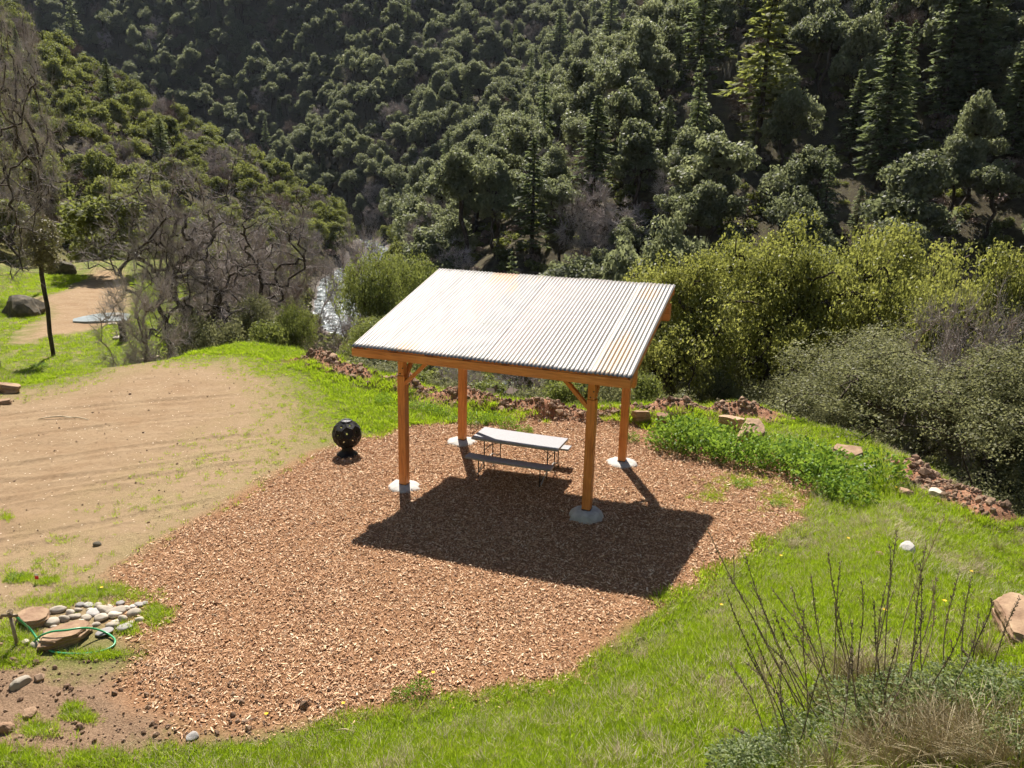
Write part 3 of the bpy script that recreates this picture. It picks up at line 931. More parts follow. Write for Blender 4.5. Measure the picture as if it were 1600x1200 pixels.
# named conifers: (foot x, foot y, top y, which, label)
CON = [(1182, 262, -25, 3, 'tall yellow green pine with open tiers, right of centre on the far slope'),
       (1372, 295, 38, 0, 'narrow pointed fir with a dark bare lower stem on the right slope'),
       (1330, 250, 110, 2, 'shorter fir just left of the narrow pointed fir'),
       (1512, 190, -60, 0, 'very tall grey green fir cut off by the top edge at far right'),
       (1575, 260, 55, 0, 'dense fir nearest the right edge of the far slope'),
       (1470, 200, -30, 2, 'slim fir on the left flank of the very tall grey green fir'),
       (950, 120, -15, 1, 'dark trunked fir near the top edge above the roof ridge'),
       (872, 135, 15, 2, 'greyish fir beside a pale oak near the top, above the roof'),
       (1092, 130, -60, 1, 'big shaggy pine cut off by the top edge right of centre'),
       (830, 405, 215, 1, 'broad pine with a straight dark trunk just above the roof'),
       (925, 330, 150, 0, 'fir standing over the middle of the shelter roof'),
       (1040, 250, 150, 2, 'slim fir above the right end of the roof'),
       (1545, 415, 335, 2, 'small bright green fir at the foot of the far slope, right side'),
       (1335, 375, 290, 2, 'small fir behind the yellow green oaks on the right'),
       (172, 172, 92, 2, 'lone fir on the crest of the left spur'),
       (120, 95, 0, 1, 'dark fir on the shaded wall above the left spur'),
       (255, 260, 180, 2, 'little fir low on the flank of the left spur'),
       (700, 300, 205, 2, 'fir on the shaded side of the gully at centre')]
con_xy = []
for i, (px, pyb, pyt, k, lab) in enumerate(CON):
    x, y, z = hit(px, pyb, 30)
    d = math.hypot(x, y)
    _, _, ztop = at_range(px, pyt, d)
    proto = (firs + [pine_open])[k]; ph = [22, 24, 18, 24][k]
    s = (ztop - z) / ph
    wx = s * 1.4
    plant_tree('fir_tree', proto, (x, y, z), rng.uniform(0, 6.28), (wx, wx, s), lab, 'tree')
    con_xy.append((x, y))
con_xy = np.array(con_xy)

FX, FY, FZ, WALL, HILL, FU, FV, FW = far_forest()
dmin = np.min(np.hypot(FX[:, None] - con_xy[None, :, 0], FY[:, None] - con_xy[None, :, 1]), 1)
kp = (dmin > 3.5) & (rng.random(len(FX)) < .97)
for (cx0, cy0) in con_xy:                       # the open ground in front of each tall fir
    dd0 = math.hypot(cx0, cy0); ax0, ay0 = cx0 / dd0, cy0 / dd0
    al = FX * ax0 + FY * ay0; lat = np.abs(-FX * ay0 + FY * ax0)
    kp &= ~((al < dd0) & (al > dd0 - 11) & (lat < 3.2))
FX, FY, FZ, WALL, HILL, FU, FV, FW = [a[kp] for a in (FX, FY, FZ, WALL, HILL, FU, FV, FW)]
# mixture
mixn = fbm(FX, FY, 35, 3, 200); rnd = rng.random(len(FX))
kind = np.where(rnd < .10 + .10 * (mixn > .2), 2, np.where(rnd > .955 - .06 * (FX > 20), 1, 0))    # 0 oak 1 fir 2 bare
hill_bare = HILL & (rng.random(len(FX)) < .07)
kind = np.where(hill_bare, 2, kind)
kind = np.where(HILL & (kind == 1) & (rng.random(len(FX)) < .75), 0, kind)
size = (.72 + .62 * rng.random(len(FX))) * np.where(WALL, 1.0, np.where(HILL, .8, .75))
size = size * np.where(WALL & (FX > 40), 1.1, 1.0)
valley = (~WALL) & (~HILL)
inview = (FU > -40) & (FU < 1640) & (FV > -60) & (FV < 560)
appar = size / FW * inview
individual = np.zeros(len(FX), bool)
for kk, lim in ((0, 262), (1, 40), (2, 60)):
    idx = np.where(kind == kk)[0]
    idx = idx[np.argsort(-appar[idx])][:lim]
    individual[idx[appar[idx] > 0]] = True
for i in np.where(individual)[0]:
    far = bool(WALL[i])
    if kind[i] == 0:
        pr = far_oaks[rng.integers(6)] if far else spur_oaks[rng.integers(4)]
        lab, grp = region_label(FU[i], FV[i], 'evergreen oak', far, size[i], FW[i])
        nm, cat, s = 'evergreen_oak', 'tree', size[i]
    elif kind[i] == 1:
        pr = firs[rng.integers(3)]; lab, grp = region_label(FU[i], FV[i], 'plain fir', far, size[i], FW[i]); nm, cat, s = 'small_fir', 'tree', size[i] * .55
    else:
        pr = far_bare[rng.integers(2)]; lab, grp = region_label(FU[i], FV[i], 'leafless brown tree', far, size[i], FW[i]); nm, cat, s = 'leafless_tree', 'tree', size[i]
    sx = s * rng.uniform(.85, 1.1)
    plant_tree(nm, pr, (FX[i], FY[i], FZ[i] - .3), rng.uniform(0, 6.28), (sx, sx, s * rng.uniform(.9, 1.25)), lab, cat, grp, 'twigs' if kind[i] == 2 else 'crown')


def joined(tree):
    """trunk and crown of a kind as one mesh for the far wood"""
    a, c = tree
    me = bpy.data.meshes.new('far_tree')
    bm = bmesh.new(); bm.from_mesh(a)
    for f_ in bm.faces: f_.material_index = 1
    bm.from_mesh(c)
    bm.to_mesh(me); bm.free()
    me.materials.append(c.materials[0]); me.materials.append(a.materials[0])
    n1 = len(a.polygons)
    mi = np.zeros(len(me.polygons), np.int32); mi[:n1] = 1
    me.polygons.foreach_set('material_index', mi)
    return me


src = [joined(t) for t in far_oaks + spur_oaks + firs + far_bare]
st = ~individual
pk = np.where(kind == 0, np.where(WALL, rng.integers(0, 6, len(FX)), rng.integers(6, 10, len(FX))),
              np.where(kind == 1, rng.integers(10, 13, len(FX)), rng.integers(13, 15, len(FX))))
sc_ = size * np.where(kind == 1, .55, 1.0)
S3 = np.stack([sc_, sc_, sc_ * rng.uniform(.9, 1.3, len(FX))], -1)
E3 = np.stack([0 * FX, 0 * FX, rng.uniform(0, 6.28, len(FX))], -1)
Pf = np.stack([FX, FY, FZ - .3], -1)
scatter('distant_forest', Pf[st], E3[st], S3[st], src, pk[st], 'dense mixed oak and fir wood covering the canyon walls', 'forest')
print('forest', len(FX), individual.sum())

# low scrub and litter tufts on the left hill and the valley
scrub = [quads_mesh('scrub', *(lambda r_: (lambda V, n, t: (V, n))(*leaf_quads(np.array([[0, 0, .35], [.4, .1, .3], [-.35, .2, .3], [0, -.4, .3]]), np.array([.5, .4, .4, .4]), 45, .22, r_, np.array([.5, .4, .6, .5]))))(np.random.default_rng(300 + i)), [M['spur_leaf'] if i < 2 else M['twig_brown']]) for i in range(3)]
n = 5200
sx_ = rng.uniform(-110, 60, n); sy_ = rng.uniform(18, 190, n)
zz_ = Hf(sx_, sy_); ed_ = poly_sd(sx_, sy_, EDGE); bd_ = poly_sd(sx_, sy_, BENCH)
rd_, sid_, _z = river_info(sx_, sy_)
ll_ = np.interp(sy_, LEFTL[:, 0], LEFTL[:, 1])
k_ = (ed_ < -2.0) & (bd_ < -.5) & (rd_ > 7)
k_ &= ~((sx_ < ll_) & (sy_ < 55) & (rng.random(n) < .6))
scatter('scrub', np.stack([sx_, sy_, zz_], -1)[k_], np.stack([0 * sx_, 0 * sx_, rng.uniform(0, 6.28, n)], -1)[k_], rng.uniform(.7, 2.0, n)[k_], scrub,
        label='low brown and olive scrub under the trees of the valley', cat='scrub')

# ------------------------------------------------------------------ NEAR TREES
yel = [oak_proto(400 + i, 8, [8, 7.2, 8.6][i], 300, 130, .098, M['yel_leaf'], .34, 10, .56, .22, elong=1.8) for i in range(3)]
gry = [oak_proto(410 + i, 7, [7.6, 7.0][i], 330, 125, .075, M['grey_leaf'], .14, 10, .50, .18, elong=1.8) for i in range(2)]
olv = [oak_proto(420 + i, 7, [6.5, 6.0][i], 260, 90, .12, M['olive_leaf'], .14, 9, .55, .14, elong=2.6) for i in range(2)]
busy = [oak_proto(430 + i, 2.6, 3.2, 150, 48, .085, [M['grey_leaf'], M['olive_leaf']][i], .05, 7, .34, .06, elong=1.8) for i in range(2)]
bareA = bare_proto(440, 12, 12, 230, 8, .32, .22, None, M['twig'], .85, .085, .12, tr=.0085)
bareB = bare_proto(441, 6, 6, 120, 10, .12, .12, M['twig_brown'], M['twig'], .75, .12, .10, tr=.008)
bareD = bare_proto(443, 9, 9, 90, 7, .16, .25, None, M['twig'], .7, .07, .08, tr=.006)
bareC = bare_proto(442, 8, 6.5, 110, 9, .20, .22, None, M['twig'], .8, .18, .16, tr=.008)


def near(name, proto, ph, px, rg_, pytop, label, cat='tree', wpx=None, pw=8, group=None, rz=None, part='crown', sink=.2, zmax=None):
    """px: column of the stem; rg_: ground distance; pytop: row of the top; wpx: crown width"""
    x, y, zt = at_range(px, pytop, rg_)
    z = zat(x, y) - sink
    s = max(.3, (zt - z) / ph)
    sw = s
    if wpx:
        dd = math.sqrt(x * x + y * y + (zt - CAM_H) ** 2)
        sw = wpx * dd / FPX * .98 / pw
    return plant_tree(name, proto, (x, y, z), rng.uniform(0, 6.28) if rz is None else rz, (sw, sw, s), label, cat, group, part)


NEAR = [
 (yel[0], 8, 1235, 27, 352, 'large yellow green oak right of the roof, tallest of the row', 300, 8, 1.0),
 (yel[1], 8, 1075, 25, 405, 'yellow green oak with dark limbs just behind the right roof corner', 260, 7.2, 2.0),
 (yel[2], 8, 1385, 30, 372, 'broad yellow green oak between the tallest oak and the right edge', 330, 8.6, .3),
 (yel[0], 8, 1490, 27, 418, 'yellow oak with a rusty patch in its crown near the right edge', 220, 8, 4.0),
 (yel[1], 8, 1600, 26, 405, 'yellow green oak cut off by the right edge', 240, 7.2, 5.2),
 (gry[0], 7, 1405, 20.5, 515, 'big grey green live oak with tiny shiny leaves above the bank at right', 400, 7.6, 0.5),
 (gry[1], 7, 1585, 18.5, 545, 'dark grey green live oak at the right edge above the boulder', 330, 7.0, 2.5),
 (gry[1], 7, 1255, 23, 585, 'small grey oak in the shade between two yellow oaks', 200, 7.0, 1.2),
 (gry[0], 7, 1120, 24, 560, 'low grey green oak behind the flat boulder', 170, 7.6, 3.3),
 (olv[0], 7, 592, 34, 382, 'willow green tree left of the roof, in front of the river', 140, 6.5, 0.4),
 (olv[1], 7, 640, 38, 388, 'pale green tree touching the left slope of the roof', 150, 6.0, 1.9),
 (olv[0], 7, 452, 31, 470, 'loose olive shrub tree beside the big leafless oak', 90, 6.5, 2.9),
 (gry[1], 7, 395, 33, 462, 'greyish bush tree under the big leafless oak', 130, 7.0, 4.4),
 (olv[1], 7, 590, 27, 490, 'olive bush tree above the red berm at the left roof corner', 130, 6.0, 5.1),
 (far_oaks[5], 7.5, 1050, 78, 350, 'round grey green oak crown above the right end of the roof', 150, 7.6, 3.9),
 (far_oaks[3], 8, 975, 82, 372, 'dark oak right behind the ridge of the roof', 120, 7.4, 3.9),
 (spur_oaks[0], 6, 175, 70, 308, 'bright green flat topped tree at the bend of the lower road', 160, 6.5, 2.2),
]
for (pr, ph, px, r_, top, lab, wpx, pw, rz) in NEAR:
    near('live_oak' if pr in gry or pr in yel else 'leafy_tree', pr, ph, px, r_, top, lab, 'tree', wpx, pw, None, rz)

for (px, r_, top, wpx, k, lab) in [(1500, 21, 600, 200, 0, 'dark grey green oak filling the shade behind the bank at right'), (1630, 19, 640, 220, 1, 'dark oak outside the right edge with its crown reaching in'),
                                   (1600, 24, 560, 240, 0, 'grey green oak in the back row at the right edge'), (1340, 21, 590, 180, 1, 'grey green oak low behind the rounded pink boulder'), (1690, 18.5, 690, 220, 0, 'low oak beyond the eroded boulder outside the right edge')]:
    near('live_oak', gry[k], 7, px, r_, top, lab, 'tree', wpx, 7.3)

# understory bushes along the drop behind the berm
BUSH = [(690, 22.5, 590, 0), (760, 21.5, 600, 1), (830, 21, 606, 0), (880, 20.3, 600, 1), (960, 20, 596, 0), (1010, 20, 586, 1), (1060, 20.5, 615, 0), (1130, 19.8, 640, 0),
        (1180, 20.5, 650, 1), (600, 24, 570, 0), (650, 23, 580, 1), (570, 25.5, 556, 0), (1240, 20.2, 655, 0), (1300, 20, 672, 0), (1360, 19.6, 690, 0), (1430, 18.4, 712, 0), (1500, 17.4, 745, 0), (1465, 17.9, 725, 1), (1535, 16.9, 770, 0), (1600, 16.3, 790, 0), (1570, 16.7, 780, 0),
        (350, 31, 500, 0), (420, 30, 505, 1), (300, 32, 490, 0)]
BPLACE = [(575, 'under the left corner of the roof'), (610, 'under the left end of the front beam'), (660, 'just right of the left front post'), (700, 'between the two left posts'), (765, 'right of the left rear post'),
          (835, 'above the picnic table'), (885, 'left of the right hand knee brace'), (965, 'between the two right posts'), (1015, 'right of the right rear post'), (1070, 'behind the reddish slab on the berm'), (1135, 'behind the flat tan slab on the berm'),
          (1190, 'behind the big tilted red boulder'), (1250, 'over the leafy weeds'), (1310, 'left behind the rounded pink boulder'), (1370, 'right behind the rounded pink boulder'), (1440, 'at the top of the right hand bare bank'), (1470, 'over the upper part of the bare bank'),
          (1510, 'over the middle of the bare bank'), (1545, 'over the lower part of the bare bank'), (1580, 'past the lower end of the bare bank'), (1610, 'at the right edge below the dark oak')]
LPLACE = {350: 'just right of the big leafless oak trunk', 420: 'at the left end of the grass ridge', 300: 'under the left limbs of the big leafless oak'}
for i, (px, r_, top, k) in enumerate(BUSH):
    near('evergreen_bush', busy[k], 2.6, px, r_, top, ('grey green' if k == 0 else 'olive green') + ' bush in the undergrowth ' + (LPLACE.get(px) or min(BPLACE, key=lambda q: abs(q[0] - px))[1]), 'bush', rng.uniform(90, 130), 3.2,
         'bushes in the undergrowth below the plateau edge')

near('leafless_oak', bareA, 12, 312, 36, 238, 'big leafless oak with thick dark limbs beside the lower road', 'tree', 330, 12, None, 1.1, 'twigs')
near('leafless_tree', bareC, 8, 250, 33, 325, 'slender leafless tree left of the big leafless oak', 'tree', 110, 6.5, None, .2, 'twigs')
near('leafless_shrub', bareB, 6, 215, 29, 420, 'many stemmed leafless shrub where the lower path ends', 'shrub', 130, 6, None, .7, 'twigs')
near('leafless_shrub', bareB, 6, 440, 40, 335, 'twiggy leafless shrub left of the willow green tree', 'shrub', 150, 6, None, 3.7, 'twigs')
near('leafless_shrub', bareB, 6, 1530, 20, 455, 'reddish grey leafless crown mixed among the oaks at right', 'shrub', 190, 6, None, 5, 'twigs')
near('leafless_tree', bareD, 9, -90, 34, 30, 'leafless tree with long dark branches reaching in from the left edge', 'tree', 260, 9, None, 2.2, 'twigs')
near('leafless_tree', bareC, 8, 12, 62, 20, 'slim leafless tree on the left spur near the left edge', 'tree', 90, 6.5, None, 4.2, 'twigs')
near('leafless_shrub', bareB, 6, 715, 24, 560, 'pale dead shrub seen under the beam behind the berm', 'shrub', 110, 6, None, 5, 'twigs')
near('leafless_shrub', bareB, 6, 810, 23, 575, 'grey dead shrub seen under the roof by the picnic table', 'shrub', 110, 6, None, 3, 'twigs')
near('leafless_shrub', bareB, 6, 560, 46, 350, 'leafless brown shrub where the river bends', 'shrub', 120, 6, None, 1, 'twigs')

# small lollipop tree on the left: bare slim stem, brownish open crown
x, y, z = hit(84, 557)
d = math.hypot(x, y)
_, _, zt = at_range(78, 332, d)
t = empty('young_oak', (x, y, z))
tag(t, 'young tree with a slim bare black trunk and small brown crown on the left slope', 'tree')
hgt = zt - z
_, _, zc = at_range(80, 430, d)
hc = zc - z
rg = np.random.default_rng(9)
cl = rg.normal(0, 1, (120, 3)); cl /= np.linalg.norm(cl, axis=1)[:, None]; cl *= (rg.random(120) ** .4)[:, None]
cl = cl * np.array([.85, .85, (hgt - hc) * .52]); cl[:, 2] += hc + (hgt - hc) * .52
nodes, par, rad = skeleton(cl, [np.array([0, 0, -.2]), np.array([-.04, 0, hc * .3]), np.array([.02, 0, hc * .6]), np.array([-.05, 0, hc * .9]), np.array([-.05, 0, hc * 1.12])], .095, .33, .1, rmin=.010)
rad = np.where(nodes[:, 2] > hc * .95, rad * .42, rad)
link('trunk', limbs_mesh('trunk', nodes, par, rad, M['bark'], 7, 3), t)
V, n, ti = leaf_quads(cl, np.full(120, .26), 70, .085, rg, np.full(120, .5))
M['brown_leaf'] = leaf_mat('leaf_brown', (.10, .075, .045), (.17, .135, .08), (.25, .21, .12), .3, .5, .2, .3)
link('crown', quads_mesh('crown', V, n, [M['brown_leaf']], tint=ti), t)

# ------------------------------------------------------------------ SHELTER
YAW = -.366
O = np.array([-1.889, 12.844, 0])
W, D = 3.387, 2.463
e_ = np.array([math.cos(YAW), math.sin(YAW), 0]); n_ = np.array([-e_[1], e_[0], 0])
shelter = empty('picnic_shelter', tuple(O), YAW)
tag(shelter, 'open orange timber picnic shelter with sloping corrugated metal roof on wood chips', 'shelter')


def wl_(u, v):
    p = O + e_ * u + n_ * v
    return p[0], p[1]


def grained(me, axis):
    """grain coordinates: stretched along the timber"""
    co = np.zeros(len(me.vertices) * 3, np.float32); me.vertices.foreach_get('co', co); co = co.reshape(-1, 3)
    sc3 = np.array([9., 9., 9.]); sc3[axis] = .8
    at = me.attributes.new('grain', 'FLOAT_VECTOR', 'POINT'); at.data.foreach_set('vector', (co * sc3 + rng.uniform(0, 50, 3)).astype(np.float32).ravel())
    return me


def timber(name, c, s, axis, parent=shelter, rot=None, loc=None, rotm=None):
    b = MB(); b.box((0, 0, 0), s)
    me = grained(b.mesh(name, [M['wood']], bevel=.006), axis)
    return link(name, me, parent, c, rot)


ZF, ZB, OL, ORr, OF, OB = 2.613, 3.590, .674, .709, .536, .318
slope = (ZB - ZF) / (D + OF + OB)
ang = math.atan(slope)
roofz = lambda v: ZF + slope * (v + OF)
posts = [(0, 0, 2.335), (0, D, 2.98), (W, 0, 2.335), (W, D, 2.98)]
post_z = []
for (u, v, zt) in posts:
    x, y = wl_(u, v)
    gz = zat(x, y)
    tall = .13 if (u > 0 and v == 0) else .045
    # footing: flattened rough concrete collar
    b = MB(); rgf = np.random.default_rng(int(u * 10 + v * 100) + 3)
    K = 22; prof = [(.30, -.12), (.30, 0.0), (.27, tall * .55), (.20, tall * .92), (.10, tall + .01)]
    Vv = []
    wob = 1 + .06 * rgf.normal(0, 1, K)
    for (r_, z_) in prof:
        for j in range(K):
            a = 2 * math.pi * j / K
            Vv.append((r_ * wob[j] * math.cos(a), r_ * wob[j] * math.sin(a), z_ + gz + .004 * rgf.normal()))
    Fc = [(i * K + j, i * K + (j + 1) % K, (i + 1) * K + (j + 1) % K, (i + 1) * K + j) for i in range(len(prof) - 1) for j in range(K)]
    Fc.append(tuple((len(prof) - 1) * K + j for j in range(K)))
    b.add(np.array(Vv), Fc)
    link('concrete_footing', b.mesh('concrete_footing', [M['concrete']], True), shelter, (u, v, 0))
    zb0 = gz + tall
    for (du, dz_) in ((-.02, .07), (.03, .17)):
        b = MB(); yb = -.060 if v == 0 else -.068
        a = np.linspace(0, 2 * math.pi, 8, endpoint=False)
        b.tube([(du, yb + .004, zt - .30 + dz_), (du, yb - .008, zt - .30 + dz_)], .013, 8)
        link('bolt', b.mesh('bolt', [M['legmetal']]), shelter, (u, v, 0))
    notch = .27 if v == 0 else .3
    b = MB(); b.box((0, 0, (zb0 + zt - notch) / 2), (.142, .142, zt - notch - zb0))
    me = grained(b.mesh('post', [M['wood']], bevel=.007), 2)
    pz = link('post', me, shelter, (u, v, 0))
    b = MB(); b.box((-.012, .006, zt - notch / 2 + .10), (.112, .118, notch + .196))
    link('post_tenon', grained(b.mesh('post_tenon', [M['wood']], bevel=.005), 2), pz)
    b = MB(); b.box((0, 0, zb0 + .012), (.15, .15, .02), 0)
    link('post_base_plate', b.mesh('post_base_plate', [M['legmetal']]), pz)

# beams: front and back, ends cut at an angle
def beam(v, z0, z1, u0, u1, th=.10, cut=.10):
    b = MB()
    prof = [(u0 + cut, z0), (u1 - .015, z0), (u1, z0 + .05), (u1, z1), (u0, z1), (u0, z1 - .10)]
    Vv = [(u, v - th / 2, z) for u, z in prof] + [(u, v + th / 2, z) for u, z in prof]
    k = len(prof)
    Fc = [tuple(range(k)), tuple(range(2 * k - 1, k - 1, -1))] + [(i, i + k, (i + 1) % k + k, (i + 1) % k) for i in range(k)]
    b.add(Vv, Fc)
    return link('beam', grained(b.mesh('beam', [M['wood']], bevel=.006), 0), shelter)


beam(-.01, 2.337, 2.592, -.70, 4.07)
beam(D - .02, 2.982, 3.30, -.62, 4.10)
# rafters under the sheets
nr = 8
for i in range(nr):
    u = -OL + .045 + (W + OL + ORr - .09) * i / (nr - 1)
    ln = (D + OF + OB - .06) / math.cos(ang)
    vc = (D + OB - OF) / 2
    b = MB(); b.box((0, 0, 0), (.04, ln, .135))
    me = grained(b.mesh('rafter', [M['wood']], bevel=.004), 1)
    link('rafter', me, shelter, (u, vc, roofz(vc) - .028 - .0675 / math.cos(ang) - .004), (ang, 0, 0))
# purlins on edge between sheet and rafter are hidden; the fascia closes the front
b = MB(); b.box((0, 0, 0), (W + OL + ORr - .02, .035, .135))
link('fascia', grained(b.mesh('fascia', [M['wood']], bevel=.004), 0), shelter, ((W + ORr - OL) / 2, -OF + .012, ZF - .097))
b = MB(); b.box((0, 0, 0), (W + OL + ORr - .02, .035, .135))
link('fascia', grained(b.mesh('fascia', [M['wood']], bevel=.004), 0), shelter, ((W + ORr - OL) / 2, D + OB - .012, ZB - .115))


def brace(u0, v0, z0, u1, v1, z1, w=.085, th=.06):
    a = Vector((u0, v0, z0)); c = Vector((u1, v1, z1)); d = c - a; L = d.length
    b = MB(); b.box((0, 0, 0), (th, w, L))
    me = grained(b.mesh('knee_brace', [M['wood']], bevel=.004), 2)
    o = link('knee_brace', me, shelter)
    q = d.to_track_quat('Z', 'X' if abs(v1 - v0) < .01 else 'Y')
    o.rotation_mode = 'QUATERNION'; o.rotation_quaternion = q; o.location = (a + c) / 2


brace(.06, -.02, 1.93, .48, -.02, 2.34)
brace(W - .06, -.02, 1.93, W - .46, -.02, 2.34)
brace(0, .07, 1.98, 0, .46, 2.42, .07)
brace(W, .07, 1.98, W, .46, 2.42, .07)
brace(.06, D, 2.55, .48, D, 2.99)
brace(W - .06, D, 2.55, W - .46, D, 2.99)
for u in (0, W):      # side rails from front to back post
    ln = D - .16
    b = MB(); b.box((0, 0, 0), (.045, ln, .135))
    link('side_rail', grained(b.mesh('side_rail', [M['wood']], bevel=.004), 1), shelter, (u + .03, D / 2, 2.50), (0, 0, 0))

# corrugated sheets
NS = 8
totw = W + OL + ORr
sw_ = totw / NS
PITCHC = .0677
RUST = {  # sheet: list of (u centre 0..1, v centre 0..1 from eave, ru, rv, strength)
    0: [(.5, .05, .6, .10, .3)], 1: [(.6, .05, .5, .09, .75), (.2, .9, .4, .1, .3)], 2: [(.5, .97, .9, .16, .85), (.9, .7, .4, .2, .4)],
    3: [(.5, .95, .8, .1, .5), (.1, .85, .3, .25, .6), (.5, .06, .7, .05, .5)], 4: [(.7, .85, .4, .1, .3)], 5: [(.4, .06, .15, .03, 1.1)],
    6: [(.5, .1, .3, .1, .25)], 7: [(.35, .88, .55, .14, .75), (.4, .68, .3, .12, .65), (.35, .2, .55, .3, .85), (.7, .5, .2, .5, .35)]}
ln = (D + OF + OB) / math.cos(ang)
for k in range(NS):
    b = MB()
    w0 = -OL + sw_ * k - (.03 if k else 0); w1 = -OL + sw_ * (k + 1)
    nu = int((w1 - w0) / PITCHC * 8); nv = 26
    us = np.linspace(w0, w1, nu); vs = np.linspace(0, ln, nv)
    U, Vg = np.meshgrid(us, vs, indexing='ij')
    rgs = np.random.default_rng(50 + k)
    dent = .003 * fbm(U * 3, Vg, .7, 2, 500 + k)
    off = .0022 * (k % 2)
    Zt = .0095 * np.cos(2 * math.pi * U / PITCHC) + dent + off
    endj = .012 * rgs.normal()
    top = np.stack([U, Vg + endj * (Vg > 0), Zt], -1).reshape(-1, 3)
    bot = top.copy(); bot[:, 2] -= .0012
    Fc = []
    for i in range(nu - 1):
        for j in range(nv - 1):
            a = i * nv + j
            Fc.append((a, a + nv, a + nv + 1, a + 1))
    nT = len(top)
    Fb = [tuple(nT + q for q in f_[::-1]) for f_ in Fc]
    rim = []
    for i in range(nu - 1):
        a = i * nv; rim.append((a, nT + a, nT + a + nv, a + nv)); a = i * nv + nv - 1; rim.append((a, a + nv, nT + a + nv, nT + a))
    for j in range(nv - 1):
        a = j; rim.append((a, a + 1, nT + a + 1, nT + a)); a = (nu - 1) * nv + j; rim.append((a, nT + a, nT + a + 1, a + 1))
    b.add(np.vstack([top, bot]), Fc + Fb + rim)
    me = b.mesh('roof_sheet', [M['roof']], True)
    uu = (top[:, 0] - w0) / (w1 - w0); vv = top[:, 1] / ln
    ru = np.zeros(nT)
    for (cu, cv, a1, a2, s) in RUST[k]:
        ru = np.maximum(ru, s * np.exp(-((uu - cu) / a1) ** 2 - ((vv - cv) / a2) ** 2))
    at = me.attributes.new('rust', 'FLOAT', 'POINT'); at.data.foreach_set('value', np.concatenate([ru, ru]).astype(np.float32))
    o = link('roof_sheet', me, shelter, (0, -OF, ZF), (ang, 0, 0))
    # screws in rows at the rafters' battens
    if k % 2 == 0:
        pass
b = MB()
for k in range(int(totw / .27)):
    for fv in (.03, .36, .68, .97):
        u = -OL + PITCHC * round(k * .27 / PITCHC)
        u = round((u) / PITCHC) * PITCHC
        if u < -OL + .03: continue
        a = np.linspace(0, 2 * math.pi, 6, endpoint=False)
        V = [(u + .009 * math.cos(t_), fv * ln + .009 * math.sin(t_), .010) for t_ in a] + [(u + .006 * math.cos(t_), fv * ln + .006 * math.sin(t_), .019) for t_ in a]
        b.add(V, [(i, (i + 1) % 6, 6 + (i + 1) % 6, 6 + i) for i in range(6)] + [tuple(range(6, 12))])
o = link('roof_screws', b.mesh('roof_screws', [M['legmetal']]), shelter, (0, -OF, ZF), (ang, 0, 0))
o['kind'] = 'stuff'

# ------------------------------------------------------------------ PICNIC TABLE
ctr = np.array(gp(812, 691, .66))
tz = zat(ctr[0], ctr[1])
table = empty('picnic_table', (ctr[0], ctr[1], tz), YAW + .02)
table.scale = (.91, .91, .91)
tag(table, 'pale grey folding picnic table with two attached benches under the shelter roof', 'table')


def slab(name, c, s, parent, mat, droop=.0, nb=10):
    b = MB(); L, Wd, T = s
    us = np.linspace(-L / 2, L / 2, nb)
    V = []
    for u in us:
        z = -droop * (1 - (2 * u / L) ** 2)
        V += [(u, -Wd / 2, z), (u, Wd / 2, z), (u, Wd / 2, z + T), (u, -Wd / 2, z + T)]
    F = []
    for i in range(nb - 1):
        a = i * 4
        for j in range(4): F.append((a + j, a + (j + 1) % 4, a + 4 + (j + 1) % 4, a + 4 + j))
    F += [(3, 2, 1, 0), tuple((nb - 1) * 4 + j for j in range(4))]
    b.add(V, F)
    return link(name, b.mesh(name, [mat], bevel=.012), parent, c)


slab('tabletop', (0, 0, .69), (1.84, .74, .05), table, M['plastic'], .007)
slab('bench', (0, -.62, .41), (1.80, .25, .045), table, M['plastic'], .012)
slab('bench', (0, .62, .41), (1.80, .25, .045), table, M['plastic'], .012)
for s in (-1, 1):
    u = s * .68
    for vv in (-.24, .24):
        b = MB(); b.tube([(u, vv, 0), (u, vv, .70)], .013, 8)
        link('leg', b.mesh('leg', [M['legmetal']], True), table)
    for vv in (-.62, .62):
        b = MB(); b.tube([(u - s * .03, vv * 1.0, .0), (u - s * .03, vv, .42)], .012, 8)
        b.tube([(u - s * .03, vv, .10), (u - s * .03, vv * .42, .12)], .010, 6)
        link('bench_leg', b.mesh('bench_leg', [M['legmetal']], True), table)
    b = MB(); b.tube([(u, -.62, .05), (u, -.24, .22), (u, .24, .22), (u, .62, .05)], .011, 6)
    link('leg_crossbar', b.mesh('leg_crossbar', [M['legpale']], True), table)
    b = MB(); b.tube([(u, 0, .45), (u - s * .42, 0, .70)], .008, 6); b.tube([(u, -.24, .45), (u, .24, .45)], .009, 6)
    link('folding_strut', b.mesh('folding_strut', [M['legmetal']], True), table)

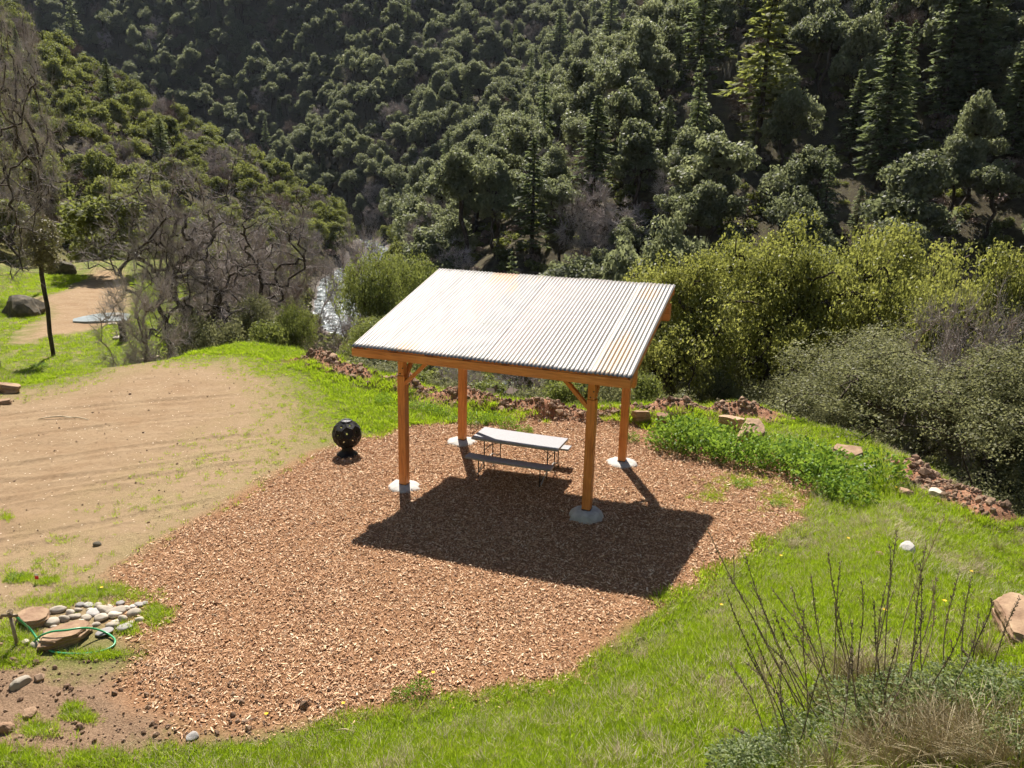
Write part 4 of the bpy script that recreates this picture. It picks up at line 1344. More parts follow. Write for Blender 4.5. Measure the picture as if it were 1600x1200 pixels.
# ------------------------------------------------------------------ FIRE GLOBE
def fire_globe():
    x, y = gp(543, 709)
    z = zat(x, y)
    g = empty('fire_globe', (x, y, z), .35)
    tag(g, 'black steel fire globe of cut out plates on a flared foot beside the grass', 'fire pit')
    Rg = .295; cz = .43
    bm = bmesh.new(); bmesh.ops.create_icosphere(bm, subdivisions=1, radius=1)
    vs = [np.array(v.co) for v in bm.verts]; fs = [[v.index for v in f.verts] for f in bm.faces]
    bm.free()
    polys = []
    for f in fs:                                    # hexagons
        P = []
        for i in range(3):
            a, b_ = vs[f[i]], vs[f[(i + 1) % 3]]
            P += [a * 2 / 3 + b_ / 3, a / 3 + b_ * 2 / 3]
        polys.append(np.array(P))
    for vi in range(12):                            # pentagons
        nb = set()
        for f in fs:
            if vi in f: nb |= set(f) - {vi}
        P = [vs[vi] * 2 / 3 + vs[k] / 3 for k in nb]
        c = np.mean(P, 0); nrm = c / np.linalg.norm(c)
        ax = P[0] - c; ax /= np.linalg.norm(ax); bx = np.cross(nrm, ax)
        P = sorted(P, key=lambda p: math.atan2((p - c) @ bx, (p - c) @ ax))
        polys.append(np.array(P))
    # turn a hexagon to the top
    c0 = polys[0].mean(0); c0 /= np.linalg.norm(c0)
    q = Vector(c0).rotation_difference(Vector((0, 0, 1))).to_matrix()
    polys = [np.array([list(q @ Vector(p)) for p in P]) for P in polys]
    rgg = np.random.default_rng(4)
    for pi, P in enumerate(polys):
        P = P / np.linalg.norm(P, axis=1).mean() * Rg
        c = P.mean(0); nrm = c / np.linalg.norm(c)
        k = len(P)
        is_top = nrm[2] > .97
        if nrm[2] < -.97: continue
        outer = c + (P - c) * .935
        hole = c + (P - c) * (.16 if is_top else (.42 if k == 5 else .38))
        hole = c + (hole - c) @ np.eye(3)
        b = MB(); t = .012
        star = []
        for i in range(k):
            star.append(hole[i]); star.append(c + ((hole[i] + hole[(i + 1) % k]) / 2 - c) * (.5 if not is_top else .9))
        O1 = []
        for i in range(k):
            O1.append(outer[i]); O1.append((outer[i] + outer[(i + 1) % k]) / 2)
        m2 = 2 * k
        V = np.array(O1 + star); Vi = V - nrm * t
        F = []
        for i in range(m2):
            j = (i + 1) % m2
            F += [(i, j, m2 + j, m2 + i), (2 * m2 + i, 3 * m2 + i, 3 * m2 + j, 2 * m2 + j), (i, 2 * m2 + i, 2 * m2 + j, j), (m2 + i, m2 + j, 3 * m2 + j, 3 * m2 + i)]
        b.add(np.vstack([V, Vi]) + np.array([0, 0, cz]), F)
        if not is_top:                              # small slots near the corners
            pass
        mt = M['lidmetal'] if nrm[2] > .9 else M['blackmetal']
        link('lid_plate' if is_top else 'plate', b.mesh('plate', [mt]), g)
    # raised ring round the lid
    b = MB(); a = np.linspace(0, 2 * math.pi, 13)
    b.tube(np.stack([.105 * np.cos(a), .105 * np.sin(a), np.full(13, cz + Rg * .945)], -1), .009, 6)
    link('lid_rim', b.mesh('lid_rim', [M['lidmetal']], True), g)
    # flared foot
    K = 20; prof = [(.22, 0), (.215, .02), (.13, .07), (.10, .13), (.12, .17)]
    V = [(r_ * math.cos(2 * math.pi * j / K), r_ * math.sin(2 * math.pi * j / K), z_) for r_, z_ in prof for j in range(K)]
    F = [(i * K + j, i * K + (j + 1) % K, (i + 1) * K + (j + 1) % K, (i + 1) * K + j) for i in range(len(prof) - 1) for j in range(K)]
    F.append(tuple((len(prof) - 1) * K + j for j in range(K)))
    b = MB(); b.add(V, F); link('foot', b.mesh('foot', [M['blackmetal']], True), g)


fire_globe()

# ------------------------------------------------------------------ STONES
def rock_mesh(name, seed, sx, sy, sz, mat, rough=.16, sub=3, flat_top=False, smooth=True, facet=0.0):
    bm = bmesh.new(); bmesh.ops.create_icosphere(bm, subdivisions=sub, radius=1)
    V = np.array([v.co[:] for v in bm.verts])
    rgk = np.random.default_rng(seed); d = np.zeros(len(V))
    for o_ in range(4):
        k = rgk.normal(0, 1.1 * 1.8 ** o_, (3, 3)); ph = rgk.uniform(0, 6.28, 3)
        d += np.sin(V @ k + ph).sum(1) / 3 * rough / (1.55 ** o_)
    if facet:
        for _ in range(9):
            nrm = rgk.normal(0, 1, 3); nrm /= np.linalg.norm(nrm); lim = rgk.uniform(.55, .85)
            over = np.maximum(0, V @ nrm - lim); V = V - over[:, None] * nrm * facet
    V = V * (1 + d)[:, None] * np.array([sx, sy, sz])
    if flat_top: V[:, 2] = np.minimum(V[:, 2], sz * .55 + .1 * sz * np.sin(V[:, 0] * 9))
    for v, c in zip(bm.verts, V): v.co = c
    me = bpy.data.meshes.new(name); bm.to_mesh(me); bm.free(); me.materials.append(mat)
    me.polygons.foreach_set('use_smooth', np.full(len(me.polygons), smooth)); me.update()
    return me


stone_m = [rock_mesh('river_stone', 600 + i, .5, [.40, .33, .45, .36, .42][i], [.30, .24, .30, .34, .22][i], M['stone_pale'], .13, 3, facet=.45) for i in range(5)]
stone_g = [rock_mesh('river_stone', 610 + i, .5, .38, .26, M['stone_grey'], .14, 3, facet=.6) for i in range(2)]
STONES = [(67, 962, 22, 0), (91, 957, 22, 0), (82, 974, 20, 0), (100, 971, 17, 0), (117, 966, 17, 0), (128, 973, 12, 0), (86, 983, 13, 0), (70, 975, 13, 1),
          (146, 961, 19, 1), (163, 955, 24, 0), (142, 955, 13, 0), (153, 948, 14, 0), (138, 947, 13, 1), (126, 948, 13, 1), (182, 957, 26, 0), (172, 949, 12, 0),
          (198, 952, 13, 0), (208, 950, 12, 1), (217, 948, 14, 1), (227, 945, 10, 1), (179, 964, 20, 0), (159, 969, 22, 0), (135, 968, 16, 0), (192, 971, 18, 0),
          (181, 973, 14, 0), (175, 980, 20, 0), (194, 985, 22, 1), (210, 961, 20, 0), (218, 972, 13, 0), (202, 975, 14, 0), (163, 991, 24, 1), (40, 1005, 14, 0),
          (55, 1009, 14, 0), (58, 958, 14, 0), (65, 957, 15, 1), (122, 956, 12, 0), (188, 946, 12, 1), (150, 978, 12, 0), (110, 960, 13, 0)]
special = {0: 'largest pale river stone, at the left end of the stone heap', 14: 'large slanting pale stone at the right of the stone heap', 9: 'tan elongated stone in the middle of the stone heap',
           8: 'oval mauve grey stone between the tan stone and the hose rock', 19: 'small dark stone at the right tip of the stone heap', 30: 'thin flat dark stone at the front right of the heap',
           31: 'small pale stone at the foot of the water pipe', 32: 'white stone touching the left end of the big ledge rock', 26: 'rough grey stone at the front right of the stone heap'}
for i, (px, py, w_, k) in enumerate(STONES):
    x, y, z = hit(px, py)
    s = w_ / FPX * math.hypot(x, y) * 1.12
    me = (stone_g[i % 2] if k else stone_m[i % 5])
    lab = special.get(i) or ('rounded pale river stone in the heap behind the hose' if not k else 'rounded grey river stone in the heap behind the hose')
    o = link('river_stone', me, None, (x, y, z + .10 * s * rng.uniform(.6, 1.2)), (rng.uniform(-.2, .2), rng.uniform(-.2, .2), rng.uniform(-.7, .7)), (s, s * rng.uniform(.8, 1.2), s * (.55 if i == 30 else 1)))
    tag(o, lab, 'stone', None if i in special else ('pale river stones in the heap' if not k else 'grey river stones in the heap'))


def ledge(px, py, wpx, dpx, hgt, seed, lab, yaw=0, mat='ledge', dz=0.0, name='ledge_rock', tilt=(0, 0)):
    """slab rock: faceted block with layered sides and a worn flat top"""
    x, y, z = hit(px, py)
    dist = math.sqrt(x * x + y * y + (z - CAM_H) ** 2)
    wx = wpx * dist / FPX / 2; wy = dpx * dist / FPX / 2 / .40
    rgk = np.random.default_rng(seed)
    bm = bmesh.new(); bmesh.ops.create_icosphere(bm, subdivisions=5, radius=1)
    V = np.array([v.co[:] for v in bm.verts])
    for _ in range(11):
        a = rgk.uniform(0, 6.28); nz = rgk.uniform(-.35, .35)
        nrm = np.array([math.cos(a), math.sin(a), nz]); nrm /= np.linalg.norm(nrm); lim = rgk.uniform(.60, .88)
        V = V - np.maximum(0, V @ nrm - lim)[:, None] * nrm
    nrm = np.array([rgk.normal(0, .10), rgk.normal(0, .10), 1]); V = V - np.maximum(0, V @ nrm - .42)[:, None] * nrm * .93
    zz = V[:, 2]
    an = np.arctan2(V[:, 1], V[:, 0])
    lay = np.sin(zz * 17 + .8 * np.sin(an * 2 + seed)) + .6 * np.sin(zz * 31 + 2 * np.sin(an * 3))
    V[:, :2] *= (1 + .035 * np.sign(lay) * np.abs(lay) ** .5 * (np.abs(zz) < .40))[:, None]
    nn = fbm(V[:, 0] * 3 + seed * 7, V[:, 1] * 3 + zz * 2, .8, 4, seed)
    V = V * (1 + .06 * nn)[:, None]; V[:, 2] += .05 * fbm(V[:, 0] + 9, V[:, 1], .35, 4, seed + 5)
    V = V * np.array([wx, wy, hgt * 1.05]) + np.array([0, 0, hgt * .5])
    for v, c in zip(bm.verts, V): v.co = c
    me = bpy.data.meshes.new(name); bm.to_mesh(me); bm.free(); me.materials.append(M[mat]); me.update()
    o = link(name, me, None, (x, y, z + dz), (tilt[0], tilt[1], yaw))
    tag(o, lab, 'rock')
    return o


ledge(101, 1000, 78, 22, .13, 1, 'large flat topped reddish ledge rock inside the hose loop', .25, tilt=(.05, -.06))
ledge(52, 972, 46, 18, .13, 2, 'smaller flat ledge rock behind the water pipe', -.1)
ledge(1143, 672, 46, 12, .30, 3, 'flat tan slab on top of the berm above the leafy weeds', -.2, 'redrock')
ledge(1170, 690, 46, 22, .40, 4, 'big tilted red boulder among the leafy weeds', -.5, 'redrock', tilt=(.25, .3))
ledge(1325, 715, 52, 22, .17, 5, 'rounded pink tan boulder at the corner of the plateau', -.3, 'ledge', tilt=(.1, .1))
ledge(1000, 660, 34, 8, .25, 6, 'flat tan slab behind the right rear post', .1, 'ledge')
ledge(1036, 662, 30, 9, .22, 7, 'flat reddish slab on the berm right of the rear post', -.1, 'redrock')
ledge(14, 613, 34, 10, .22, 8, 'pale jutting rock on the bank at the left edge', .2, 'ledge', tilt=(-.1, .1))
ledge(6, 632, 20, 6, .10, 9, 'flat white rock at the left edge of the dirt', 0, 'ledge')
ledge(1606, 992, 92, 50, .28, 10, 'big tan eroded boulder at the right edge over a dark hollow', -.3, 'ledge', dz=-.10, tilt=(.15, .1))
ledge(1603, 1012, 46, 22, .16, 11, 'lower lip of tan rock below the eroded boulder at right', -.2, 'ledge', dz=-.15)
for (px, py, w_, mat, lab) in [(1352, 734, 20, 'stone_grey', 'small grey angular rock in the grass at the plateau corner'),
                               (1414, 862, 34, 'stone_grey', 'pale grey pointed rock in the grass on the right'),
                               (1376, 868, 16, 'ledge', 'small tan rock beside the pale grey pointed rock'),
                               (745, 663, 10, 'stone_pale', 'small pale stone in the grass behind the left rear post'),
                               (47, 1118, 22, 'redrock', 'red brown block on the bare soil at lower left'),
                               (8, 1140, 26, 'redrock', 'dark red rock cut off by the lower left edge'),
                               (32, 1072, 26, 'stone_pale', 'long pale stone on the bare soil under the water pipe'),
                               (1415, 775, 24, 'redrock', 'tan pointed clod at the top of the right hand bare bank'),
                               (1462, 775, 22, 'stone_pale', 'pale rounded stone lodged in the right hand bare bank'),
                               (300, 1155, 22, 'stone_grey', 'grey flat stone in the grass at the bottom left')]:
    x, y, z = hit(px, py)
    s = w_ / FPX * math.hypot(x, y) * 1.1
    o = link('rock', rock_mesh('rock', px, .5, .42, .34, M[mat], .14, 3, smooth=False, facet=.9), None, (x, y, z + s * .08), (0, 0, rng.uniform(0, 6)), s)
    tag(o, lab, 'rock')
# rocks heaped on the berm: single ones
rk = [rock_mesh('berm_rock', 700 + i, .5, .42, .34, M['redrock'], .2, 2, smooth=False, facet=.9) for i in range(4)]
Bp = np.array(BERM)
cum = np.concatenate([[0], np.cumsum(np.hypot(*np.diff(Bp, axis=0).T))])
for i in range(26):
    s = (i + rng.random()) / 26 * cum[-1]
    x = np.interp(s, cum, Bp[:, 0]) + rng.normal(0, .22); y = np.interp(s, cum, Bp[:, 1]) + rng.normal(0, .22)
    sz = rng.uniform(.10, .26)
    o = link('berm_rock', rk[i % 4], None, (x, y, zat(x, y) + sz * .08), (rng.uniform(-.4, .4), rng.uniform(-.4, .4), rng.uniform(0, 6)), (sz, sz, sz * rng.uniform(.7, 1.1)))
    tag(o, 'angular red brown rock lying on the earth berm behind the shelter', 'rock', 'red brown rocks along the berm')

# clods: uncountable crumbs of soil
cl_m = [rock_mesh('clod', 720 + i, .5, .45, .36, M['clod'], .22, 1, smooth=False, facet=.8) for i in range(4)]
pts = []
for line, n in ((BERM, 3200), (BERM2, 900)):
    Bp_ = np.array(line); cm = np.concatenate([[0], np.cumsum(np.hypot(*np.diff(Bp_, axis=0).T))])
    s = rng.random(n) * cm[-1]
    pts.append(np.stack([np.interp(s, cm, Bp_[:, 0]) + rng.normal(0, .27, n), np.interp(s, cm, Bp_[:, 1]) + rng.normal(0, .27, n)], -1))
n = 2600
a = np.array(SOIL); q = np.stack([rng.uniform(-6.5, -1, n), rng.uniform(5.6, 8.4, n)], -1)
q = q[poly_sd(q[:, 0], q[:, 1], SOIL) > -.25]
nb_ = sum(len(p) for p in pts)
pts.append(q)
q2 = np.stack([rng.uniform(-16, -3, 900), rng.uniform(9, 21, 900)], -1); q2 = q2[poly_sd(q2[:, 0], q2[:, 1], DIRT) > 0]
pts.append(q2)
P2 = np.vstack(pts)
szs = np.concatenate([rng.gamma(1.2, .036, nb_) + .018, rng.gamma(1.3, .018, len(q)) + .008, rng.gamma(1.5, .012, len(q2)) + .01])
Zc = Hf(P2[:, 0], P2[:, 1])
scatter('soil_clods', np.column_stack([P2, Zc + szs * .1]), rng.uniform(0, 6.28, (len(P2), 3)), np.minimum(szs, .28), cl_m, label='crumbly red brown clods of soil on the berm and bare ground', cat='soil')

# ------------------------------------------------------------------ MULCH CHIPS
def chip(seed):
    rgk = np.random.default_rng(seed); b = MB()
    L, Wd, T = rgk.uniform(.03, .055), rgk.uniform(.010, .02), rgk.uniform(.004, .007)
    c = rgk.uniform(-.004, .006)
    V = [(-L / 2, -Wd * .3, 0), (-L / 2, Wd * .4, 0), (0, -Wd / 2, c), (0, Wd / 2, c), (L / 2, -Wd * .25, 0), (L / 2, Wd * .2, 0)]
    V = V + [(x_, y_, z_ + T) for x_, y_, z_ in V]
    b.add(V, [(0, 1, 3, 2), (2, 3, 5, 4), (6, 8, 9, 7), (8, 10, 11, 9), (0, 2, 8, 6), (2, 4, 10, 8), (1, 7, 9, 3), (3, 9, 11, 5), (0, 6, 7, 1), (4, 5, 11, 10)])
    return b.mesh('wood_chip', [M['chip']])


chips = [chip(800 + i) for i in range(6)]
Mp = np.array(MULCH)
n = 520000
X = rng.uniform(Mp[:, 0].min() - .8, Mp[:, 0].max() + .8, n); Y = rng.uniform(Mp[:, 1].min() - .8, Mp[:, 1].max() + .8, n)
sdm = poly_sd(X, Y, MULCH)
dn = .62 + .38 * sstep(-.2, .3, fbm(X, Y, .8, 3, 90))
k = (sdm + .35 * fbm(X, Y, .7, 3, 91) > rng.uniform(-.25, .25, n) * 1.2) & (rng.random(n) < dn)
X, Y = X[k], Y[k]; n = len(X)
Zc = Hf(X, Y)
scatter('wood_chips', np.stack([X, Y, Zc + rng.uniform(0, .02, n)], -1), np.stack([rng.normal(0, .38, n), rng.normal(0, .38, n), rng.uniform(0, 6.28, n)], -1),
        rng.gamma(4.5, .135, n).clip(.25, 1.7), chips, label='reddish tan wood chip mulch spread over the pad', cat='wood chips')
print('chips', n)

# ------------------------------------------------------------------ GRASS
def tuft(seed, n, h, spread, w, mat, curve=.4):
    rgk = np.random.default_rng(seed)
    V = []; T = []
    for i in range(n):
        a = rgk.uniform(0, 6.28); r_ = spread * rgk.random() ** .5
        p = np.array([r_ * math.cos(a), r_ * math.sin(a), -.01]); ln_ = h * rgk.uniform(.5, 1.15)
        d = np.array([math.cos(a), math.sin(a), 0]) * curve * rgk.uniform(.2, 1) + np.array([rgk.normal(0, .12), rgk.normal(0, .12), 1]); d /= np.linalg.norm(d)
        s = np.array([-math.sin(a + rgk.normal(0, .6)), math.cos(a + rgk.normal(0, .6)), 0]) * w
        m1 = p + d * ln_ * .55; d2 = d + np.array([math.cos(a), math.sin(a), -.25]) * curve * .8; d2 /= np.linalg.norm(d2)
        e = m1 + d2 * ln_ * .5
        V += [p - s, p + s, m1 + s * .8, m1 - s * .8, m1 - s * .8, m1 + s * .8, e + s * .1, e - s * .1]
        t = rgk.random(); T += [t, t]
    return quads_mesh('grass_tuft', np.array(V), len(T), [mat], tint=np.array(T))


g_near = [tuft(900 + i, 26, .085, .07, .0028, M['grass']) for i in range(4)] + [tuft(910, 20, .13, .06, .003, M['grass']), tuft(911, 16, .12, .06, .0022, M['grass_dry'], .7)]
g_far = [tuft(920 + i, 20, .10, .10, .005, M['grass'], .6) for i in range(3)] + [tuft(925, 14, .10, .10, .004, M['grass_dry'], .8)]


def grass_field():
    # near bank and right side
    n = 120000
    X = rng.uniform(-6.5, 8.4, n); Y = rng.uniform(2.5, 16, n)
    u, v, w = to_px(X, Y, Hf(X, Y))
    sm = poly_sd(X, Y, MULCH) + .4 * fbm(X, Y, .7, 3, 91); so = poly_sd(X, Y, SOIL) + .5 * fbm(X, Y, .6, 3, 92); ed = poly_sd(X, Y, EDGE)
    sd_ = poly_sd(X, Y, DIRT); fd = front_d(X, Y)
    near_b = (fd > 0) | (X > 4.0)
    b2 = seg_dist(X, Y, BERM2)
    bald = fbm(X, Y, .9, 3, 93)
    k = near_b & (sm < .02) & (so < -.05) & (ed > -.1) & (sd_ < -.5) & (b2 > .35) & (u > -120) & (u < 1720) & (v < 1320) & (w > 1)
    k &= rng.random(n) < np.clip(1.1 - .45 * sstep(.0, .36, bald), 0, 1)
    bald = bald[k]; X, Y = X[k], Y[k]; n = len(X); Z = Hf(X, Y)
    bn = fbm(X, Y, 1.3, 3, 95)
    pick = np.where(rng.random(n) < .16 + .30 * sstep(.05, .35, bn) + .35 * sstep(.15, .4, bald), 5, np.where(rng.random(n) < .12, 4, rng.integers(0, 4, n)))
    scatter('meadow_grass', np.stack([X, Y, Z], -1), np.stack([rng.normal(0, .12, n), rng.normal(0, .12, n), rng.uniform(0, 6.28, n)], -1),
            rng.uniform(.6, 1.25, n) * (1 + .35 * fbm(X, Y, 1.0, 2, 96)), g_near, pick, 'bright green spring grass on the near bank and right verge', 'grass')
    print('near grass', n)
    # band behind the mulch, left meadow, bench
    n = 90000
    X = np.concatenate([rng.uniform(-17, 8, n), rng.uniform(-40, -10, 26000)]); Y = np.concatenate([rng.uniform(9, 25.5, n), rng.uniform(16, 62, 26000)])
    sm = poly_sd(X, Y, MULCH) + .4 * fbm(X, Y, .7, 3, 91); sd_ = poly_sd(X, Y, DIRT); ed = poly_sd(X, Y, EDGE); bd = poly_sd(X, Y, BENCH); rd_ = poly_sd(X, Y, ROAD)
    bs = seg_dist(X, Y, BERM)
    co_ = poly_sd(X, Y, CORE)
    thin = np.where(co_ > -.3, sd_, np.minimum(sd_, .1)) + 1.0 * fbm(X, Y, 1.6, 3, 97)
    pr = np.where(co_ > .2, 0, np.where(thin > .25, .03, np.where(thin > -1.3, .12 + .5 * sstep(-.4, -1.3, thin), 1.0)))
    zone = ((ed > -.6) | (bd > -1)) & (sm < .05) & (bs > .22 + .3 * fbm(X, Y, .9, 2, 77)) & (rd_ < -.3 + .8 * fbm(X, Y, 2, 2, 98))
    ll = np.interp(Y, LEFTL[:, 0], LEFTL[:, 1])
    zone |= (X < ll + 1) & (X > ll - 16) & (Y < 50) & (sd_ < -.2) & (rd_ < -.5)
    fd = front_d(X, Y)
    k = zone & (fd <= 0) & (rng.random(len(X)) < pr) & (poly_sd(X, Y, SOIL) < 0) & ~((X > 4) & (Y < 14.2))
    k &= (fbm(X, Y, 1.2, 3, 99) < .3) | (rng.random(len(X)) < .35)
    X, Y = X[k], Y[k]; n = len(X); Z = Hf(X, Y)
    pick = np.where(rng.random(n) < np.where(X < ll[k] + 1, .45, .14), 3, rng.integers(0, 3, n))
    scatter('far_grass', np.stack([X, Y, Z], -1), np.stack([rng.normal(0, .1, n), rng.normal(0, .1, n), rng.uniform(0, 6.28, n)], -1),
            rng.uniform(.5, 1.1, n) * (1 + .02 * Y) * np.where(sd_[k] > -1.6, .55, 1.0), g_far, pick, 'green grass behind the mulch, round the dirt and on the lower slope', 'grass')
    print('far grass', n)


grass_field()


def grass_patches():
    """tufts on the bare ground round the stones, the pipe and on the chips"""
    P = []
    for (px, py, ra, rb, n) in [(25, 995, 40, 22, 260), (165, 930, 80, 16, 260), (245, 962, 26, 18, 220), (150, 1024, 60, 8, 160), (20, 1030, 40, 14, 200), (30, 905, 26, 8, 90), (78, 908, 22, 7, 70), (70, 940, 60, 14, 90),
                                (128, 1122, 30, 8, 90), (60, 1142, 30, 10, 110), (30, 1190, 60, 20, 300), (160, 1190, 60, 16, 300), (112, 1105, 14, 5, 40), (1160, 752, 60, 14, 170), (1220, 780, 40, 22, 170), (1110, 775, 30, 12, 70), (200, 985, 16, 10, 80),
                                (10, 808, 14, 8, 30), (100, 845, 30, 9, 14), (250, 785, 60, 14, 22), (60, 890, 70, 20, 40)]:
        cx_, cy_, _ = hit(px, py)
        ex, ey, _ = hit(px + ra, py); fx_, fy_, _ = hit(px, py + rb)
        u_ = np.array([ex - cx_, ey - cy_]); v_ = np.array([fx_ - cx_, fy_ - cy_])
        g = rng.normal(0, .5, (n, 2))
        P.append(np.array([cx_, cy_]) + g[:, :1] * u_ + g[:, 1:] * v_)
    P = np.vstack(P); n = len(P)
    scatter('grass_patches', np.column_stack([P, Hf(P[:, 0], P[:, 1])]), np.stack([rng.normal(0, .15, n), rng.normal(0, .15, n), rng.uniform(0, 6.28, n)], -1),
            rng.uniform(.4, .95, n), g_near, None, 'patches of green grass on the bare soil round the stones and pipe', 'grass')


grass_patches()

# ------------------------------------------------------------------ LEAFY WEEDS
def weed_mesh(seed, n, r, h, leaf, mat, name='leafy_weed', narrow=3.0):
    rgk = np.random.default_rng(seed)
    V = []; T = []
    for i in range(n):
        a = rgk.uniform(0, 6.28); q = r * rgk.random() ** .6
        p = np.array([q * math.cos(a), q * math.sin(a), h * rgk.uniform(.12, 1) * (1 - .45 * (q / r) ** 2)])
        d = np.array([math.cos(a), math.sin(a), rgk.uniform(.1, 1.2)]); d /= np.linalg.norm(d)
        L = leaf * rgk.uniform(.6, 1.3); s = np.cross(d, rgk.normal(0, 1, 3)); s /= np.linalg.norm(s); s *= L / narrow / 2
        m1 = p + d * L * .5; e = m1 + (d + np.array([0, 0, -.7])) / 1.3 * L * .5
        V += [p, p + 1e-4, m1 + s, m1 - s, m1 - s, m1 + s, e + s * .1, e - s * .1]; t = np.clip(.3 + .5 * p[2] / h + rgk.normal(0, .15), 0, 1); T += [t, t]
    return quads_mesh(name, np.array(V), len(T), [mat], tint=np.array(T))


weeds = [weed_mesh(1000 + i, 340, .36, .34, .10, M['weed_leaf']) for i in range(3)]
WEED = [(1035, 688), (1055, 694), (1075, 690), (1095, 702), (1110, 692), (1130, 706), (1150, 712), (1120, 680), (1050, 678), (1085, 678), (1150, 694), (1205, 700), (1225, 715), (1245, 706), (1265, 722), (1285, 735),
        (1210, 722), (1245, 735), (1275, 752), (1300, 765), (1240, 690), (1320, 752), (1180, 720), (690, 640), (712, 648), (670, 634), (745, 655), (770, 652), (795, 660), (820, 667), (1330, 775), (985, 680), (650, 628), (600, 622), (640, 606), (1375, 745), (1300, 730)]
for i, (px, py) in enumerate(WEED):
    x, y, z = hit(px, py + 10)
    s = rng.uniform(.65, 1.1) * (1.0 if px > 1000 else .6)
    s = s * (1.15 if px > 1000 else 1)
    o = link('leafy_weed', weeds[i % 3], None, (x, y, z - .03), (0, 0, rng.uniform(0, 6)), (s, s, s * rng.uniform(1.1, 1.7)))
    if px > 1000: tag(o, 'bright green broad leaved weed in the thicket right of the rear post', 'weed', 'leafy weeds in the thicket right of the rear post')
    else: tag(o, 'low green leafy weed along the foot of the red berm', 'weed', 'leafy weeds along the foot of the berm')
for (px, py, s, lab) in [(655, 1085, .36, 'tall leafy weed with yellow bud at the edge of the mulch'), (625, 1092, .26, 'smaller leafy weed left of the one with the yellow bud'),
                         (1160, 760, .45, 'low patch of green weed growing through the wood chips'), (25, 905, .35, 'small green weed on the dirt near the red flag'),
                         (112, 1000, .0, ''), (64, 575, .9, 'dark green grassy clump on the bank at upper left'), (1215, 790, .35, 'thin green weed at the right end of the mulch')]:
    if s <= 0: continue
    x, y, z = hit(px, py)
    o = link('leafy_weed', weeds[px % 3], None, (x, y, z - .02), (0, 0, px), (s, s, s * (1.7 if px in (655, 625) else .8)))
    tag(o, lab, 'weed')
for (px, py, lab) in [(656, 1052, 'yellow flower on top of the tall leafy weed'), (677, 1052, 'yellow dandelion on the edge of the chips'), (417, 1119, 'yellow dandelion low left of the tall weed'),
                      (537, 1102, 'yellow dandelion at the middle of the mulch edge'), (1126, 946, 'orange flower in grass right of the roof shadow'), (1219, 868, 'orange flower in grass by the mulch'),
                      (1324, 840, 'orange flower between the tall dry stalks'), (1399, 760, 'orange flower near the small grey rock'), (1381, 955, 'orange poppy among the dry stalks'),
                      (1473, 942, 'orange poppy behind the tallest dry stalk'), (160, 918, 'yellow flower beside the stone heap'), (1516, 893, 'orange flower near the right edge of the grass')]:
    x, y, z = hit(px, py + (10 if py != 1052 else 28))
    f = empty('wild_flower', (x, y, z)); tag(f, lab, 'flower')
    hh = .09 if py != 1052 else .22
    b = MB(); b.tube([(0, 0, 0), (.004, 0, hh)], .0022, 4)
    me = b.mesh('stem', [M['weed_leaf']]); link('stem', me, f)
    b = MB()
    for j in range(9):
        a = 2 * math.pi * j / 9
        b.add([(0, 0, hh), (.016 * math.cos(a - .3), .016 * math.sin(a - .3), hh + .006), (.024 * math.cos(a), .024 * math.sin(a), hh + .009), (.016 * math.cos(a + .3), .016 * math.sin(a + .3), hh + .006)], [(0, 1, 2, 3)])
    link('blossom', b.mesh('blossom', [M['yellow']]), f)

# ------------------------------------------------------------------ WATER PIPE, HOSE, FLAG
x0, y0, z0 = hit(28, 1010)
pipe = empty('standpipe', (x0, y0, z0)); tag(pipe, 'rusty upright water pipe with a brass tap at the left edge', 'tap')
b = MB(); b.tube([(0, 0, -.1), (-.03, 0, .40)], .021, 10); link('pipe', b.mesh('pipe', [M['pipe']], True), pipe)
b = MB(); b.tube([(-.03, 0, .39), (-.03, 0, .445)], .027, 8); b.tube([(-.13, .0, .41), (.06, -.01, .42)], .020, 8); b.tube([(-.13, 0, .41), (-.15, 0, .37)], .018, 8)
link('valve', b.mesh('valve', [M['brass']], True), pipe)
b = MB(); a = np.linspace(0, 2 * math.pi, 11); b.tube(np.stack([-.03 + .035 * np.cos(a), .035 * np.sin(a), np.full(11, .465)], -1), .006, 5); b.tube([(-.065, 0, .465), (.005, 0, .465)], .005, 5)
link('tap_handle', b.mesh('tap_handle', [M['brass']], True), pipe)
x1, y1, z1 = hit(8, 1035)
b = MB(); b.tube([(x0, y0, z0 + .02), ((x0 + x1) / 2, (y0 + y1) / 2, (z0 + z1) / 2 + .03), (x1, y1, z1 + .01), (x1 - .25, y1 - .12, z1)], .014, 6)
tag(link('drip_line', b.mesh('drip_line', [M['blackmetal']], True)), 'black rubber line lying at the foot of the water pipe', 'pipe')
HP = [(.045, 0, .42), None]
hose_px = [(50, 985, .14), (62, 1004, .03), (80, 1019, .02), (105, 1023, .02), (135, 1023, .02), (165, 1019, .02), (181, 1010, .02), (181, 1000, .03), (168, 991, .04), (150, 983, .12), (130, 982, .20), (108, 986, .21), (85, 989, .20), (66, 994, .14), (54, 1002, .04), (50, 1010, .01)]
pts = [(x0 + .03, y0 - .01, z0 + .42), (x0 + .09, y0 - .02, z0 + .36)]
for (px, py, hh) in hose_px:
    x, y, z = hit(px, py + hh * 110)
    pts.append((x, y, z + hh))
P = np.array(pts)
cm = np.concatenate([[0], np.cumsum(np.linalg.norm(np.diff(P, axis=0), axis=1))])
tt = np.linspace(0, cm[-1], 90)
Pi = np.stack([np.interp(tt, cm, P[:, i]) for i in range(3)], -1)
for _ in range(4): Pi[1:-1] = (Pi[:-2] + 2 * Pi[1:-1] + Pi[2:]) / 4
b = MB(); b.tube(Pi, .0125, 8)
